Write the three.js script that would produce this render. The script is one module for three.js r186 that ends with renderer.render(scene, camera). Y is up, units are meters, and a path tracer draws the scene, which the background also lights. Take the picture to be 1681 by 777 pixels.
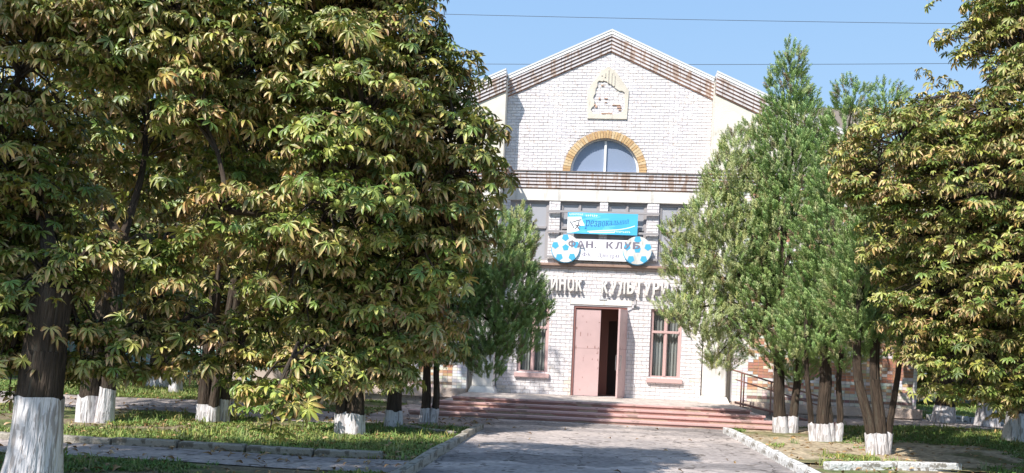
import * as THREE from 'three';
import { mergeGeometries } from 'three/addons/utils/BufferGeometryUtils.js';
import { FontLoader } from 'three/addons/loaders/FontLoader.js';
import { TextGeometry } from 'three/addons/geometries/TextGeometry.js';
import { RoundedBoxGeometry } from 'three/addons/geometries/RoundedBoxGeometry.js';

// ------------------------------------------------------------------ camera, sky, sun, exposure
const scene = new THREE.Scene();
const V = (x, y, z) => new THREE.Vector3(x, y, z);
const FPX = 1400, PX0 = 840, PY0 = 585, YAW = Math.atan(126 / 1400), ROLL = 0.042;
const CAM = V(-0.257, 1.425, 23.2);
const FW = V(-Math.sin(YAW), 0, -Math.cos(YAW)), R0 = V(Math.cos(YAW), 0, -Math.sin(YAW)), U0 = V(0, 1, 0);
const RT = R0.clone().multiplyScalar(Math.cos(ROLL)).addScaledVector(U0, Math.sin(ROLL));
const UP = U0.clone().multiplyScalar(Math.cos(ROLL)).addScaledVector(R0, -Math.sin(ROLL));
const camera = new THREE.PerspectiveCamera(2 * Math.atan(585 / FPX) * 180 / Math.PI, 1681 / 1170, 0.1, 2000);
camera.position.copy(CAM);
camera.up.copy(UP);
camera.lookAt(CAM.clone().add(FW));
camera.setViewOffset(1681, 1170, 0, 0, 1681, 777);

const SUN = V(-0.391, 0.731, 0.559).normalize();
{ // clear late-summer sky: blue gradient with a bright aureole round the sun
  const w = 512, h = 256, d = new Float32Array(w * h * 4);
  for (let j = 0; j < h; j++) for (let i = 0; i < w; i++) {
    const el = ((j + 0.5) / h - 0.5) * Math.PI, az = ((i + 0.5) / w - 0.5) * 2 * Math.PI;
    const dir = V(Math.cos(el) * Math.cos(az), Math.sin(el), Math.cos(el) * Math.sin(az));
    const e = Math.max(0, dir.y), k = Math.pow(1 - e, 3.2), c = dir.dot(SUN);
    const g = 0.5 * Math.exp(-(1 - c) * 9) + 1.6 * Math.exp(-(1 - c) * 90);
    const o = (j * w + i) * 4;
    d[o] = 0.18 + 0.30 * k + g; d[o + 1] = 0.335 + 0.33 * k + g * 0.95; d[o + 2] = 0.605 + 0.18 * k + g * 0.85; d[o + 3] = 1;
    if (dir.y < 0) { const m = Math.min(1, -dir.y * 8); d[o] += (0.16 - d[o]) * m; d[o + 1] += (0.15 - d[o + 1]) * m; d[o + 2] += (0.12 - d[o + 2]) * m; }
  }
  const t = new THREE.DataTexture(d, w, h, THREE.RGBAFormat, THREE.FloatType);
  t.mapping = THREE.EquirectangularReflectionMapping; t.magFilter = t.minFilter = THREE.LinearFilter; t.needsUpdate = true;
  scene.background = t; scene.environment = t;
}
const sun = new THREE.DirectionalLight(new THREE.Color(1, 0.945, 0.86), 4.6);
sun.position.copy(SUN).multiplyScalar(60); sun.castShadow = true;
sun.shadow.mapSize.set(4096, 4096); sun.shadow.radius = 1.2;
Object.assign(sun.shadow.camera, { left: -30, right: 30, top: 30, bottom: -30, near: 1, far: 150 });
scene.add(sun, sun.target);
const renderer = new THREE.WebGLRenderer({ antialias: true });
renderer.setSize(1024, 473);
renderer.toneMapping = THREE.LinearToneMapping;
renderer.toneMappingExposure = 1.5;
renderer.shadowMap.enabled = true;

// ------------------------------------------------------------------ helpers
function rng(a) { return () => { a |= 0; a = a + 0x6D2B79F5 | 0; let t = Math.imul(a ^ a >>> 15, 1 | a); t = t + Math.imul(t ^ t >>> 7, 61 | t) ^ t; return ((t ^ t >>> 14) >>> 0) / 4294967296; }; }
const lerp = (a, b, t) => a + (b - a) * t, clamp = (x, a = 0, b = 1) => Math.min(b, Math.max(a, x));
const sstep = (a, b, x) => { const t = clamp((x - a) / (b - a)); return t * t * (3 - 2 * t); };
const hash = (x, y) => { let h = Math.imul(x | 0, 374761393) + Math.imul(y | 0, 668265263) | 0; h = Math.imul(h ^ h >>> 13, 1274126177); return ((h ^ h >>> 16) >>> 0) / 4294967296; };
function vnoise(x, y, p = 1e6) {
  const i = Math.floor(x), j = Math.floor(y), f = x - i, g = y - j, u = f * f * (3 - 2 * f), v = g * g * (3 - 2 * g), m = (a) => ((a % p) + p) % p;
  return lerp(lerp(hash(m(i), m(j)), hash(m(i + 1), m(j)), u), lerp(hash(m(i), m(j + 1)), hash(m(i + 1), m(j + 1)), u), v);
}
const fbm = (x, y, o = 4, p = 1e6) => { let s = 0, a = 0.5, n = 0; for (let k = 0; k < o; k++) { s += a * vnoise(x, y, p); n += a; a *= 0.5; x *= 2; y *= 2; p *= 2; } return s / n; };
const GY = (x, z) => 0.2 * sstep(3.2, 7.5, x) * sstep(10, 4, z) + 0.16 * sstep(-4.5, -8, x) * sstep(9, 4, z) + 0.05 * (fbm(x * 0.35 + 50, z * 0.35 + 50, 2) - 0.5) * sstep(2.6, 4, Math.abs(x)) * sstep(40, 25, Math.abs(x));
const ray = (px, py) => FW.clone().addScaledVector(RT, (px - PX0) / FPX).addScaledVector(UP, -(py - PY0) / FPX);
const P = (px, py, depth) => CAM.clone().addScaledVector(ray(px, py), depth);
function G(px, py) { const r = ray(px, py); let y = 0, p; for (let k = 0; k < 12; k++) { p = CAM.clone().addScaledVector(r, (y - CAM.y) / r.y); y = GY(p.x, p.z); } return p.setY(y); }
const toPx = (p) => { const v = p.clone().sub(CAM), d = v.dot(FW); return [PX0 + FPX * v.dot(RT) / d, PY0 - FPX * v.dot(UP) / d, d]; };

const taken = {};
function numbered(n) { const k = taken[n] = (taken[n] ?? -1) + 1; return k ? `${n}_${String(k).padStart(3, '0')}` : n; }
function shade(o) { o.castShadow = o.receiveShadow = true; return o; }
function part(name, geo, mat, parent) { const m = shade(new THREE.Mesh(geo, mat)); m.name = name; parent.add(m); return m; }
function thing(name, label, category, group) { const o = new THREE.Group(); o.name = numbered(name); o.userData = { label, category }; if (group) o.userData.group = group; scene.add(o); return o; }
function single(name, geo, mat, label, category, group) { const m = shade(new THREE.Mesh(geo, mat)); m.name = numbered(name); m.userData = { label, category }; if (group) m.userData.group = group; scene.add(m); return m; }
function struct(name, geo, mat, label) { const m = shade(new THREE.Mesh(geo, mat)); m.name = numbered(name); m.userData = { kind: 'structure', label, category: 'ground' }; scene.add(m); return m; }

// box with uv in metres
function boxG(x0, x1, y0, y1, z0, z1) {
  const g = new THREE.BoxGeometry(x1 - x0, y1 - y0, z1 - z0); g.translate((x0 + x1) / 2, (y0 + y1) / 2, (z0 + z1) / 2); return uvm(g);
}
function uvm(g) { // box-projected uv in metres
  const p = g.attributes.position, n = g.attributes.normal, uv = new Float32Array(p.count * 2);
  for (let i = 0; i < p.count; i++) {
    const ax = Math.abs(n.getX(i)), ay = Math.abs(n.getY(i)), az = Math.abs(n.getZ(i));
    const [u, v] = ay > ax && ay > az ? [p.getX(i), p.getZ(i)] : ax > az ? [p.getZ(i), p.getY(i)] : [p.getX(i), p.getY(i)];
    uv[2 * i] = u; uv[2 * i + 1] = v;
  }
  g.setAttribute('uv', new THREE.BufferAttribute(uv, 2)); return g;
}
const rbox = (x0, x1, y0, y1, z0, z1, r = 0.012, s = 1) => { const g = new RoundedBoxGeometry(x1 - x0, y1 - y0, z1 - z0, s, r); g.translate((x0 + x1) / 2, (y0 + y1) / 2, (z0 + z1) / 2); return uvm(g); };
const extr = (shape, z0, z1, bevel = 0) => { const g = new THREE.ExtrudeGeometry(shape, { depth: z1 - z0 - 2 * bevel, bevelEnabled: bevel > 0, bevelThickness: bevel, bevelSize: bevel, bevelSegments: 1, curveSegments: 24 }); g.translate(0, 0, z0 + bevel); return uvm(g); };
const poly = (pts) => { const s = new THREE.Shape(); pts.forEach(([x, y], i) => i ? s.lineTo(x, y) : s.moveTo(x, y)); s.closePath(); return s; };
function tint(g, c) { const n = g.attributes.position.count, a = new Float32Array(n * 3); for (let i = 0; i < n; i++) { a[3 * i] = c[0]; a[3 * i + 1] = c[1]; a[3 * i + 2] = c[2]; } g.setAttribute('color', new THREE.BufferAttribute(a, 3)); return g; }
// tapered tube along points; wob(angle, length) displaces the radius
function tube(pts, radii, seg = 8, wob = null, closed = true) {
  const pos = [], uv = [], idx = []; let len = 0;
  const T = pts.map((p, i) => (pts[Math.min(i + 1, pts.length - 1)].clone().sub(pts[Math.max(0, i - 1)])).normalize());
  let N = Math.abs(T[0].y) > 0.9 ? V(1, 0, 0) : V(0, 1, 0);
  for (let i = 0; i < pts.length; i++) {
    if (i) len += pts[i].distanceTo(pts[i - 1]);
    N = N.clone().addScaledVector(T[i], -N.dot(T[i])).normalize(); const B = T[i].clone().cross(N);
    for (let j = 0; j <= seg; j++) {
      const a = j / seg * 2 * Math.PI, r = radii[i] + (wob ? wob(a, len, i) : 0), c = Math.cos(a) * r, s = Math.sin(a) * r;
      pos.push(pts[i].x + N.x * c + B.x * s, pts[i].y + N.y * c + B.y * s, pts[i].z + N.z * c + B.z * s); uv.push(j / seg * 2 * Math.PI * radii[0], len);
    }
  }
  const w = seg + 1;
  for (let i = 0; i < pts.length - 1; i++) for (let j = 0; j < seg; j++) { const a = i * w + j; idx.push(a, a + w, a + 1, a + 1, a + w, a + w + 1); }
  if (closed) { const e = pts[pts.length - 1], k = pos.length / 3; pos.push(e.x, e.y, e.z); uv.push(0, len); for (let j = 0; j < seg; j++) idx.push((pts.length - 1) * w + j, k, (pts.length - 1) * w + j + 1); }
  const g = new THREE.BufferGeometry();
  g.setAttribute('position', new THREE.Float32BufferAttribute(pos, 3)); g.setAttribute('uv', new THREE.Float32BufferAttribute(uv, 2));
  g.setIndex(idx); g.computeVertexNormals(); return g;
}
const pipe = (pts, r, seg = 7) => tube(pts, pts.map(() => r), seg);
function tex(size, fn, { srgb = true, rep = [1, 1] } = {}) {
  const [w, h] = Array.isArray(size) ? size : [size, size], d = new Uint8Array(w * h * 4);
  for (let j = 0; j < h; j++) for (let i = 0; i < w; i++) { const c = fn(i / w, j / h), o = (j * w + i) * 4; for (let k = 0; k < 3; k++) d[o + k] = clamp(Array.isArray(c) ? c[k] : c, 0, 1) * 255; d[o + 3] = 255; }
  const t = new THREE.DataTexture(d, w, h); t.wrapS = t.wrapT = THREE.RepeatWrapping; t.magFilter = THREE.LinearFilter; t.minFilter = THREE.LinearMipmapLinearFilter; t.generateMipmaps = true;
  if (srgb) t.colorSpace = THREE.SRGBColorSpace; t.repeat.set(...rep); t.needsUpdate = true; return t;
}
const std = (o) => new THREE.MeshStandardMaterial({ roughness: 0.85, metalness: 0, ...o });
const lin = (r, g, b) => new THREE.Color().setRGB(r, g, b);
const mixc = (a, b, t) => [lerp(a[0], b[0], t), lerp(a[1], b[1], t), lerp(a[2], b[2], t)];

// ------------------------------------------------------------------ materials
const grainB = tex(256, (u, v) => fbm(u * 32, v * 32, 4, 32), { srgb: false, rep: [1.3, 1.3] });
const plasterT = tex(512, (u, v) => { const s = fbm(u * 8, v * 8, 5, 8), st = fbm(u * 24 + 7, v * 6, 3, 24 * 4); const k = 0.86 + 0.16 * s - 0.10 * sstep(0.62, 0.8, st); return [k, k * 0.985, k * 0.955]; }, { rep: [0.4, 0.4] });
const brickT = tex(512, (u, v) => { const s = fbm(u * 16, v * 16, 5, 16), d = fbm(u * 40 + 3, v * 40, 3, 40); let k = 0.9 + 0.14 * s; const w = sstep(0.66, 0.76, d); return mixc([k, k * 0.985, k * 0.985], [0.78, 0.68, 0.6], w * 0.55); }, { rep: [0.8, 0.8] });
const M = {
  plaster: std({ map: plasterT, color: lin(0.80, 0.77, 0.72), bumpMap: grainB, bumpScale: 0.003 }),
  whitePlaster: std({ map: plasterT, color: lin(0.86, 0.85, 0.86), bumpMap: grainB, bumpScale: 0.003 }),
  mortar: std({ color: lin(0.50, 0.48, 0.50), bumpMap: grainB, bumpScale: 0.004, roughness: 0.95 }),
  brickStuff: std({ map: brickT, vertexColors: true, bumpMap: grainB, bumpScale: 0.002 }),
  panelStuff: std({ vertexColors: true, bumpMap: grainB, bumpScale: 0.002 }),
  pink: std({ color: lin(0.56, 0.38, 0.365), roughness: 0.5, bumpMap: grainB, bumpScale: 0.001 }),
  pinkDoor: std({ map: tex(512, (u, v) => { const s = fbm(u * 6, v * 6, 5, 6), r = sstep(0.74, 0.86, fbm(u * 40, v * 12, 3, 40)); return mixc([0.9 + 0.1 * s, 0.88 + 0.1 * s, 0.88 + 0.1 * s], [0.62, 0.5, 0.46], r * 0.7); }, { rep: [0.5, 0.5] }), color: lin(0.62, 0.46, 0.455), roughness: 0.45 }),
  brownWood: std({ color: lin(0.16, 0.075, 0.06), roughness: 0.6 }),
  greyWood: std({ color: lin(0.34, 0.32, 0.33), roughness: 0.8 }),
  whiteFrame: std({ color: lin(0.78, 0.77, 0.77), roughness: 0.5 }),
  dusty: new THREE.MeshPhysicalMaterial({ color: lin(0.58, 0.58, 0.63), roughness: 0.12, transmission: 0.35, thickness: 0 }),
  archGlass: new THREE.MeshPhysicalMaterial({ color: lin(0.27, 0.33, 0.46), roughness: 0.06, transmission: 0.12, thickness: 0 }),  // bluish base colour paints in the sky mirrored by the dusty glass
  glass: new THREE.MeshPhysicalMaterial({ color: lin(0.85, 0.88, 0.88), roughness: 0.02, transmission: 1, thickness: 0 }),
  curtain: std({ color: lin(0.33, 0.33, 0.32), roughness: 1, side: THREE.DoubleSide }),
  paper: std({ color: lin(0.72, 0.66, 0.5), roughness: 0.95 }),
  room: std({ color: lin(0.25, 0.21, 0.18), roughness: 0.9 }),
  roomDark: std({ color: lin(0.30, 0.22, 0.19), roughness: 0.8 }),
  roof: std({ color: lin(0.80, 0.80, 0.80), roughness: 0.5 }),
  roofDark: std({ color: lin(0.60, 0.60, 0.61), roughness: 0.7 }),
  metal: std({ color: lin(0.32, 0.32, 0.33), roughness: 0.45, metalness: 0.7 }),
  brownMetal: std({ color: lin(0.30, 0.16, 0.13), roughness: 0.55, metalness: 0.1 }),
  wire: std({ color: lin(0.05, 0.05, 0.06), roughness: 0.6 }),
  concrete: std({ map: tex(512, (u, v) => { const s = fbm(u * 10, v * 10, 5, 10), c = sstep(0.6, 0.75, fbm(u * 30 + 9, v * 30, 3, 30)); const k = 0.78 + 0.25 * s - 0.16 * c; return [k, k * 0.97, k * 0.94]; }, { rep: [0.5, 0.5] }), color: lin(0.62, 0.58, 0.56), bumpMap: grainB, bumpScale: 0.006, roughness: 0.95 }),
  stepPaint: std({ map: tex(512, (u, v) => { const s = fbm(u * 12, v * 12, 5, 12), r = sstep(0.58, 0.68, fbm(u * 9 + 5, v * 20, 4, 18)); return mixc([0.93 + 0.1 * s, 0.9 + 0.1 * s, 0.9 + 0.1 * s], [0.72, 0.75, 0.72], r * 0.8); }, { rep: [0.4, 0.4] }), color: lin(0.58, 0.40, 0.38), bumpMap: grainB, bumpScale: 0.004 }),
  stepRiser: std({ map: tex(512, (u, v) => { const s = fbm(u * 14 + 4, v * 14, 5, 14), r = sstep(0.48, 0.62, fbm(u * 7, v * 26, 4, 26)); return mixc([0.74, 0.58, 0.54], [0.70 + 0.25 * s, 0.63 + 0.22 * s, 0.56 + 0.2 * s], r); }, { rep: [0.4, 0.4] }), color: lin(0.74, 0.70, 0.68), bumpMap: grainB, bumpScale: 0.006 }),
  kerbWhite: std({ map: tex(512, (u, v) => { const d = sstep(0.55, 0.66, fbm(u * 22, v * 22, 4, 22)); const k = 0.95; return mixc([k, k, k], [0.55, 0.52, 0.48], d * 0.75); }, { rep: [0.7, 0.7] }), color: lin(0.72, 0.71, 0.70), bumpMap: grainB, bumpScale: 0.012 }),
  kerbGrey: std({ map: tex(512, (u, v) => { const d = sstep(0.5, 0.66, fbm(u * 22 + 8, v * 22, 4, 22)); return mixc([0.86, 0.84, 0.8], [0.58, 0.55, 0.5], d * 0.85); }, { rep: [0.7, 0.7] }), color: lin(0.50, 0.48, 0.45), bumpMap: grainB, bumpScale: 0.015 }),
  bark: std({ map: tex(512, (u, v) => { const c = fbm(u * 26, v * 6, 5, 52), k = 0.55 + 0.75 * c; return [k, k * 0.93, k * 0.86]; }, { rep: [1.2, 0.7] }), color: lin(0.075, 0.06, 0.05), roughness: 0.95, bumpMap: tex(512, (u, v) => fbm(u * 26, v * 6, 5, 52), { srgb: false, rep: [1.2, 0.7] }), bumpScale: 0.06 }),
  whitewash: std({ map: tex(512, (u, v) => { const c = fbm(u * 30, v * 7, 5, 60), d = sstep(0.42, 0.30, c), f = sstep(0.66, 0.76, fbm(u * 20 + 4, v * 16, 4, 64)); return mixc([0.95, 0.94, 0.94], [0.45, 0.40, 0.37], Math.max(d * 0.45, f * 0.3)); }, { rep: [1.1, 0.7] }), color: lin(0.74, 0.73, 0.75), roughness: 0.95, bumpMap: tex(512, (u, v) => fbm(u * 30, v * 7, 5, 60), { srgb: false, rep: [1.1, 0.7] }), bumpScale: 0.03 }),
  leaf: std({ vertexColors: true, roughness: 0.46, side: THREE.DoubleSide }),
  conifer: std({ vertexColors: true, roughness: 0.75, side: THREE.DoubleSide }),
  blade: std({ vertexColors: true, roughness: 0.7, side: THREE.DoubleSide }),
  burr: std({ color: lin(0.30, 0.36, 0.08), roughness: 0.7 }),
};

// ------------------------------------------------------------------ ground, paths
function sheet(x0, x1, z0, z1, nx, nz, off, keep = null) {
  const pos = [], uv = [], idx = [];
  for (let j = 0; j <= nz; j++) for (let i = 0; i <= nx; i++) { const x = lerp(x0, x1, i / nx), z = lerp(z0, z1, j / nz); pos.push(x, GY(x, z) + off, z); uv.push(x, z); }
  for (let j = 0; j < nz; j++) for (let i = 0; i < nx; i++) { const a = j * (nx + 1) + i, b = a + nx + 1; idx.push(a, b, a + 1, a + 1, b, b + 1); }
  const g = new THREE.BufferGeometry(); g.setAttribute('position', new THREE.Float32BufferAttribute(pos, 3)); g.setAttribute('uv', new THREE.Float32BufferAttribute(uv, 2)); g.setIndex(idx); g.computeVertexNormals(); return g;
}
const soilT = tex(1024, (u, v) => {
  const s = fbm(u * 24, v * 24, 5, 24), g = fbm(u * 10 + 3, v * 10 + 8, 4, 10), d = fbm(u * 90, v * 90, 2, 90);
  let c = mixc([0.50, 0.45, 0.36], [0.36, 0.40, 0.22], sstep(0.36, 0.62, g)); c = mixc(c, [0.66, 0.60, 0.48], sstep(0.6, 0.78, s) * 0.6); const k = 0.78 + 0.45 * d; return c.map(x => x * k);
}, { rep: [0.125, 0.125] });
const soilDryT = tex(1024, (u, v) => { const s = fbm(u * 24, v * 24, 5, 24), g = fbm(u * 7 + 3, v * 7 + 8, 4, 7), d = fbm(u * 90, v * 90, 2, 90); let c = mixc([0.74, 0.68, 0.58], [0.47, 0.47, 0.31], sstep(0.5, 0.68, g)); c = mixc(c, [0.56, 0.49, 0.40], sstep(0.58, 0.72, s) * 0.7); const k = 0.78 + 0.45 * d; return c.map(x => x * k); }, { rep: [0.2, 0.2] });
const soil = std({ map: soilT, color: lin(0.95, 0.95, 0.95), roughness: 1, bumpMap: tex(512, (u, v) => fbm(u * 60, v * 60, 4, 60), { srgb: false, rep: [0.3, 0.3] }), bumpScale: 0.05 });
{
  const near = sheet(-40, 40, -40, 26, 160, 132, 0);
  const far = [sheet(-700, 700, -700, -40, 8, 8, 0), sheet(-700, 700, 26, 500, 8, 8, 0), sheet(-700, -40, -40, 26, 8, 8, 0), sheet(40, 700, -40, 26, 8, 8, 0)];
  struct('ground', mergeGeometries([near, ...far]), soil, 'earth and thin lawn under the trees around the building');
}
const asphaltT = tex(1024, (u, v) => {
  const s = fbm(u * 9, v * 9, 5, 9), d = fbm(u * 120, v * 120, 2, 120), st = fbm(u * 5 + 4, v * 5 + 2, 5, 5);
  let c = mixc([0.69, 0.665, 0.65], [0.80, 0.765, 0.74], sstep(0.35, 0.68, s)); c = mixc(c, [0.56, 0.545, 0.54], sstep(0.54, 0.64, st) * 0.85);
  const cr = Math.abs(fbm(u * 7 + 31, v * 7 + 11, 5, 7) - 0.5); if (cr < 0.009) c = mixc(c, [0.33, 0.31, 0.30], 0.75); const gr = fbm(u * 60 + 5, v * 60, 2, 60); if (gr > 0.74) c = mixc(c, [0.42, 0.39, 0.36], 0.6);
  const k = 0.86 + 0.28 * d; return c.map(x => x * k);
}, { rep: [0.16, 0.16] });
const asphalt = std({ map: asphaltT, color: lin(0.74, 0.70, 0.70), roughness: 0.93, bumpMap: tex(512, (u, v) => fbm(u * 110, v * 110, 3, 110), { srgb: false, rep: [0.6, 0.6] }), bumpScale: 0.008 });
struct('main_path', sheet(-2.22, 2.6, 5.5, 24, 20, 60, 0.016), asphalt, 'worn grey asphalt path leading straight to the entrance steps');
struct('lawn_path', sheet(-40, -5.0, 5.1, 7.3, 90, 8, 0.014), asphalt, 'grey path running left from the forecourt between sunlit lawns');
struct('forecourt', sheet(-5.0, 9.0, 0.2, 6.9, 40, 20, 0.010), asphalt, 'worn asphalt forecourt along the front of the building');
struct('side_path', sheet(9.0, 40, 0.2, 3.0, 60, 10, 0.012), asphalt, 'pale path passing the right end of the building');
struct('cross_path', sheet(-30, -2.2, 12.3, 13.5, 60, 4, 0.012), asphalt, 'narrow dark asphalt path crossing the lawn towards the trees');
// the right-hand bed in front of the forecourt
const soilDry = std({ map: soilDryT, color: lin(0.80, 0.78, 0.76), roughness: 1, bumpMap: soil.bumpMap, bumpScale: 0.05 });
struct('lawn', sheet(2.75, 9.0, 3.25, 10.2, 26, 28, 0.03), soilDry, 'dusty patchy lawn under the junipers right of the path');
struct('lawn', sheet(9.0, 40, 3.0, 10.2, 60, 20, 0.03), soil, 'shaded lawn under the chestnut crowns right of the junipers');

function kerbRun(name, label, pts, mat, h, w, seed, len = 0.95) {
  const r = rng(seed), o = thing(name, label, 'kerb'); o.userData.kind = 'structure';
  for (let k = 0; k < pts.length - 1; k++) {
    const a = pts[k], b = pts[k + 1], L = a.distanceTo(b), n = Math.max(1, Math.round(L / len));
    for (let i = 0; i < n; i++) {
      const t = (i + 0.5) / n, p = a.clone().lerp(b, t), l = L / n - 0.012 - r() * 0.02;
      const g = new RoundedBoxGeometry(l, h + 0.1, w, 1, 0.02); const q = g.attributes.position;
      for (let v = 0; v < q.count; v++) q.setXYZ(v, q.getX(v), q.getY(v) + (q.getY(v) > 0 ? (fbm(q.getX(v) * 3 + i * 7 + seed, q.getZ(v) * 9, 2) - 0.5) * 0.03 : 0), q.getZ(v));
      uvm(g); const m = part('kerb_stone', g, mat, o);
      m.position.set(p.x, GY(p.x, p.z) + (h - 0.1) / 2 + (r() - 0.5) * 0.02, p.z); m.rotation.set((r() - 0.5) * 0.05, -Math.atan2(b.z - a.z, b.x - a.x) + (r() - 0.5) * 0.03, (r() - 0.5) * 0.02);
    }
  }
  return o;
}
kerbRun('kerb', 'chipped grey concrete kerb along the path beside the shaded lawn', [V(-2.28, 0, 6.95), V(-2.28, 0, 15)], M.kerbGrey, 0.12, 0.14, 3);
kerbRun('kerb', 'white painted kerb along the path beside the junipers', [V(2.66, 0, 5.1), V(2.66, 0, 12.3)], M.kerbWhite, 0.13, 0.15, 5);
kerbRun('kerb', 'white painted kerb closing the near end of the juniper bed', [V(3.15, 0, 10.75), V(5.3, 0, 9.95)], M.kerbWhite, 0.12, 0.16, 7);
kerbRun('kerb', 'pale kerb of the narrow path crossing the lawn beside the thick chestnut trunk', [V(-14, 0, 12.35), V(-2.9, 0, 12.15)], M.kerbGrey, 0.1, 0.14, 9);
kerbRun('kerb', 'white painted kerb in front of the chestnut trunks beyond the building end', [V(8.6, 0, 0.0), V(10.6, 0, 0.4)], M.kerbWhite, 0.14, 0.2, 11);
kerbRun('kerb', 'low broken kerb in dry soil where the lawn meets the forecourt', [V(-3.6, 0, 7.6), V(-2.5, 0, 8.6)], M.kerbGrey, 0.07, 0.12, 13, 0.5);

// ------------------------------------------------------------------ the building
const house = thing('culture_house', 'white brick house of culture with gabled front, arched window and raised lettering', 'building');
const XW = 2.76, XE = 8.15, FL = 0.425, APEX = 10.22, SL = 0.455, ZW = 0.5;
const rakeY = (x) => APEX - SL * Math.abs(x);
{
  const r = rng(77);
  // openings of the centre wall: [x0,x1,y0,y1]
  const up = [[-2.56, -1.5], [-1.19, -0.13], [0.10, 1.14], [1.47, 2.54]].map(([a, b]) => [a, b, 4.06, 5.69]);
  const gw = [[-2.2, -1.37, 1.0, 2.86], [1.37, 2.2, 1.0, 2.86]];
  const door = [-0.71, 0.73, FL, 2.87];
  const AX = -0.04, AY = 6.5, AR = 0.93, AO = 1.13;
  const wallShape = poly([[-XW, 0], [XW, 0], [XW, rakeY(XW) - 0.06], [0, APEX - 0.06], [-XW, rakeY(XW) - 0.06]]);
  for (const [a, b, c, d] of [...up, ...gw, door]) { const h = new THREE.Path(); h.moveTo(a, c); h.lineTo(a, d); h.lineTo(b, d); h.lineTo(b, c); h.closePath(); wallShape.holes.push(h); }
  { const h = new THREE.Path(); h.absarc(AX, AY, AR, 0, Math.PI, false); h.closePath(); wallShape.holes.push(h); }
  const front = part('front_wall', extr(wallShape, -0.45, -0.012), M.mortar, house);
  // bricks, row by row
  const tones = [[0.78, 0.775, 0.80], [0.82, 0.815, 0.835], [0.73, 0.72, 0.75], [0.79, 0.775, 0.775]];
  const toneMats = tones.map(t => std({ map: brickT, color: lin(...t), bumpMap: grainB, bumpScale: 0.002 }));
  const stuff = [], singles = [];
  function field(y0, y1, ch, bl, cut, single) {
    const rows = Math.round((y1 - y0) / ch); ch = (y1 - y0) / rows;
    for (let k = 0; k < rows; k++) {
      const a = y0 + k * ch, b = a + ch; let iv = cut(a, b); const off = (k % 2) * bl / 2 + (r() - 0.5) * 0.02;
      for (const [p, q] of iv) {
        let x = Math.floor((p - off) / bl) * bl + off;
        for (; x < q; x += bl) {
          const u = Math.max(x, p), w = Math.min(x + bl, q); if (w - u < 0.03) continue;
          const j = 0.014, zz = (r() - 0.3) * 0.005, jy = (r() - 0.5) * 0.003;
          const full = w - u > bl * 0.98;
          if (single && full && single(u, w, a)) { singles.push([u + bl / 2, a + ch / 2 + jy, zz, bl - j, ch - j]); continue; }
          const g = boxG(u + j / 2, w - j / 2, a + j / 2 + jy, b - j / 2 + jy, -0.02, zz);
          const dirt = a < 1.0 ? sstep(0.5, 0.62, fbm(u * 1.3 + 20, a * 3, 3)) : 0;
          const t = tones[Math.floor(r() * 4)];
          stuff.push(tint(g, mixc(t, [0.66, 0.58, 0.44], dirt * 0.55)));
        }
      }
    }
  }
  const minus = (iv, c, d) => iv.flatMap(([a, b]) => d <= a || c >= b ? [[a, b]] : [[a, c], [d, b]].filter(([m, n]) => n - m > 0.02));
  const rects = (list) => (a, b) => { let iv = [[-XW, XW]]; for (const [x0, x1, y0, y1] of list) if ((a + b) / 2 > y0 && (a + b) / 2 < y1) iv = minus(iv, x0 - 0.001, x1 + 0.001); return iv; };
  field(FL, 3.86, 0.1, 0.26, rects([...gw, [door[0], door[1], 0, 2.87], [-0.82, 0.84, 2.9, 3.06]]), (u, w, a) => singles.length < 300 && u > -1.9 && w < 2.7 && a < 3.0);
  field(4.0, 5.70, 0.085, 0.26, rects(up));
  const tri = (a, b) => { const w = (APEX - 0.44 - b) / SL; let iv = [[-Math.min(XW, w + 0.15), Math.min(XW, w + 0.15)]]; const dy = a - AY; if (dy < AO) { const c = Math.sqrt(Math.max(0, AO * AO - Math.max(0, dy) ** 2)); iv = minus(iv, AX - c, AX + c); } return iv; };
  field(6.44, 9.85, 0.081, 0.25, tri);
  const st = part('brick', mergeGeometries(stuff), M.brickStuff, front); st.userData.kind = 'stuff';
  const bg = [0, 1].map(() => { const s = singles[0]; return boxG(-s[3] / 2, s[3] / 2, -s[4] / 2, s[4] / 2, -0.02, 0); });
  singles.forEach(([x, y, z]) => { const m = part('brick', bg[0], toneMats[Math.floor(r() * 4)], front); m.position.set(x, y, z); });
  // smooth band between windows and cornice, lintel over the door
  part('plaster_band', rbox(-XW, XW, 5.70, 6.02, -0.02, 0.02, 0.006), M.whitePlaster, house);
  part('door_lintel', rbox(-0.82, 0.84, 2.905, 3.055, -0.02, 0.008, 0.006), M.whitePlaster, house);
  // belt under the upper windows
  part('sill_belt', rbox(-XW, XW, 3.93, 4.0, -0.02, 0.12, 0.008), std({ color: lin(0.36, 0.25, 0.2), map: brickT }), house);
  part('sill_belt', rbox(-XW, XW, 3.87, 3.926, -0.02, 0.07, 0.006), std({ color: lin(0.5, 0.42, 0.38), map: brickT }), house);

  // arch of voussoirs
  const va = [[0.58, 0.40, 0.20], [0.64, 0.46, 0.24], [0.52, 0.34, 0.17], [0.66, 0.52, 0.32]].map(c => std({ color: lin(...c), map: brickT, bumpMap: grainB, bumpScale: 0.003 }));
  const NV = 42;
  for (let k = 0; k < NV; k++) {
    const a0 = Math.PI * (k + 0.06) / NV, a1 = Math.PI * (k + 0.94) / NV, pt = (q, R) => [AX + Math.cos(q) * R, AY + Math.sin(q) * R];
    part('arch_brick', extr(poly([pt(a0, AR), pt(a0, AO - 0.01 + r() * 0.02), pt(a1, AO - 0.01 + r() * 0.02), pt(a1, AR)]), -0.1, 0.02 + r() * 0.008), va[Math.floor(r() * 4)], house);
  }
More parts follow.
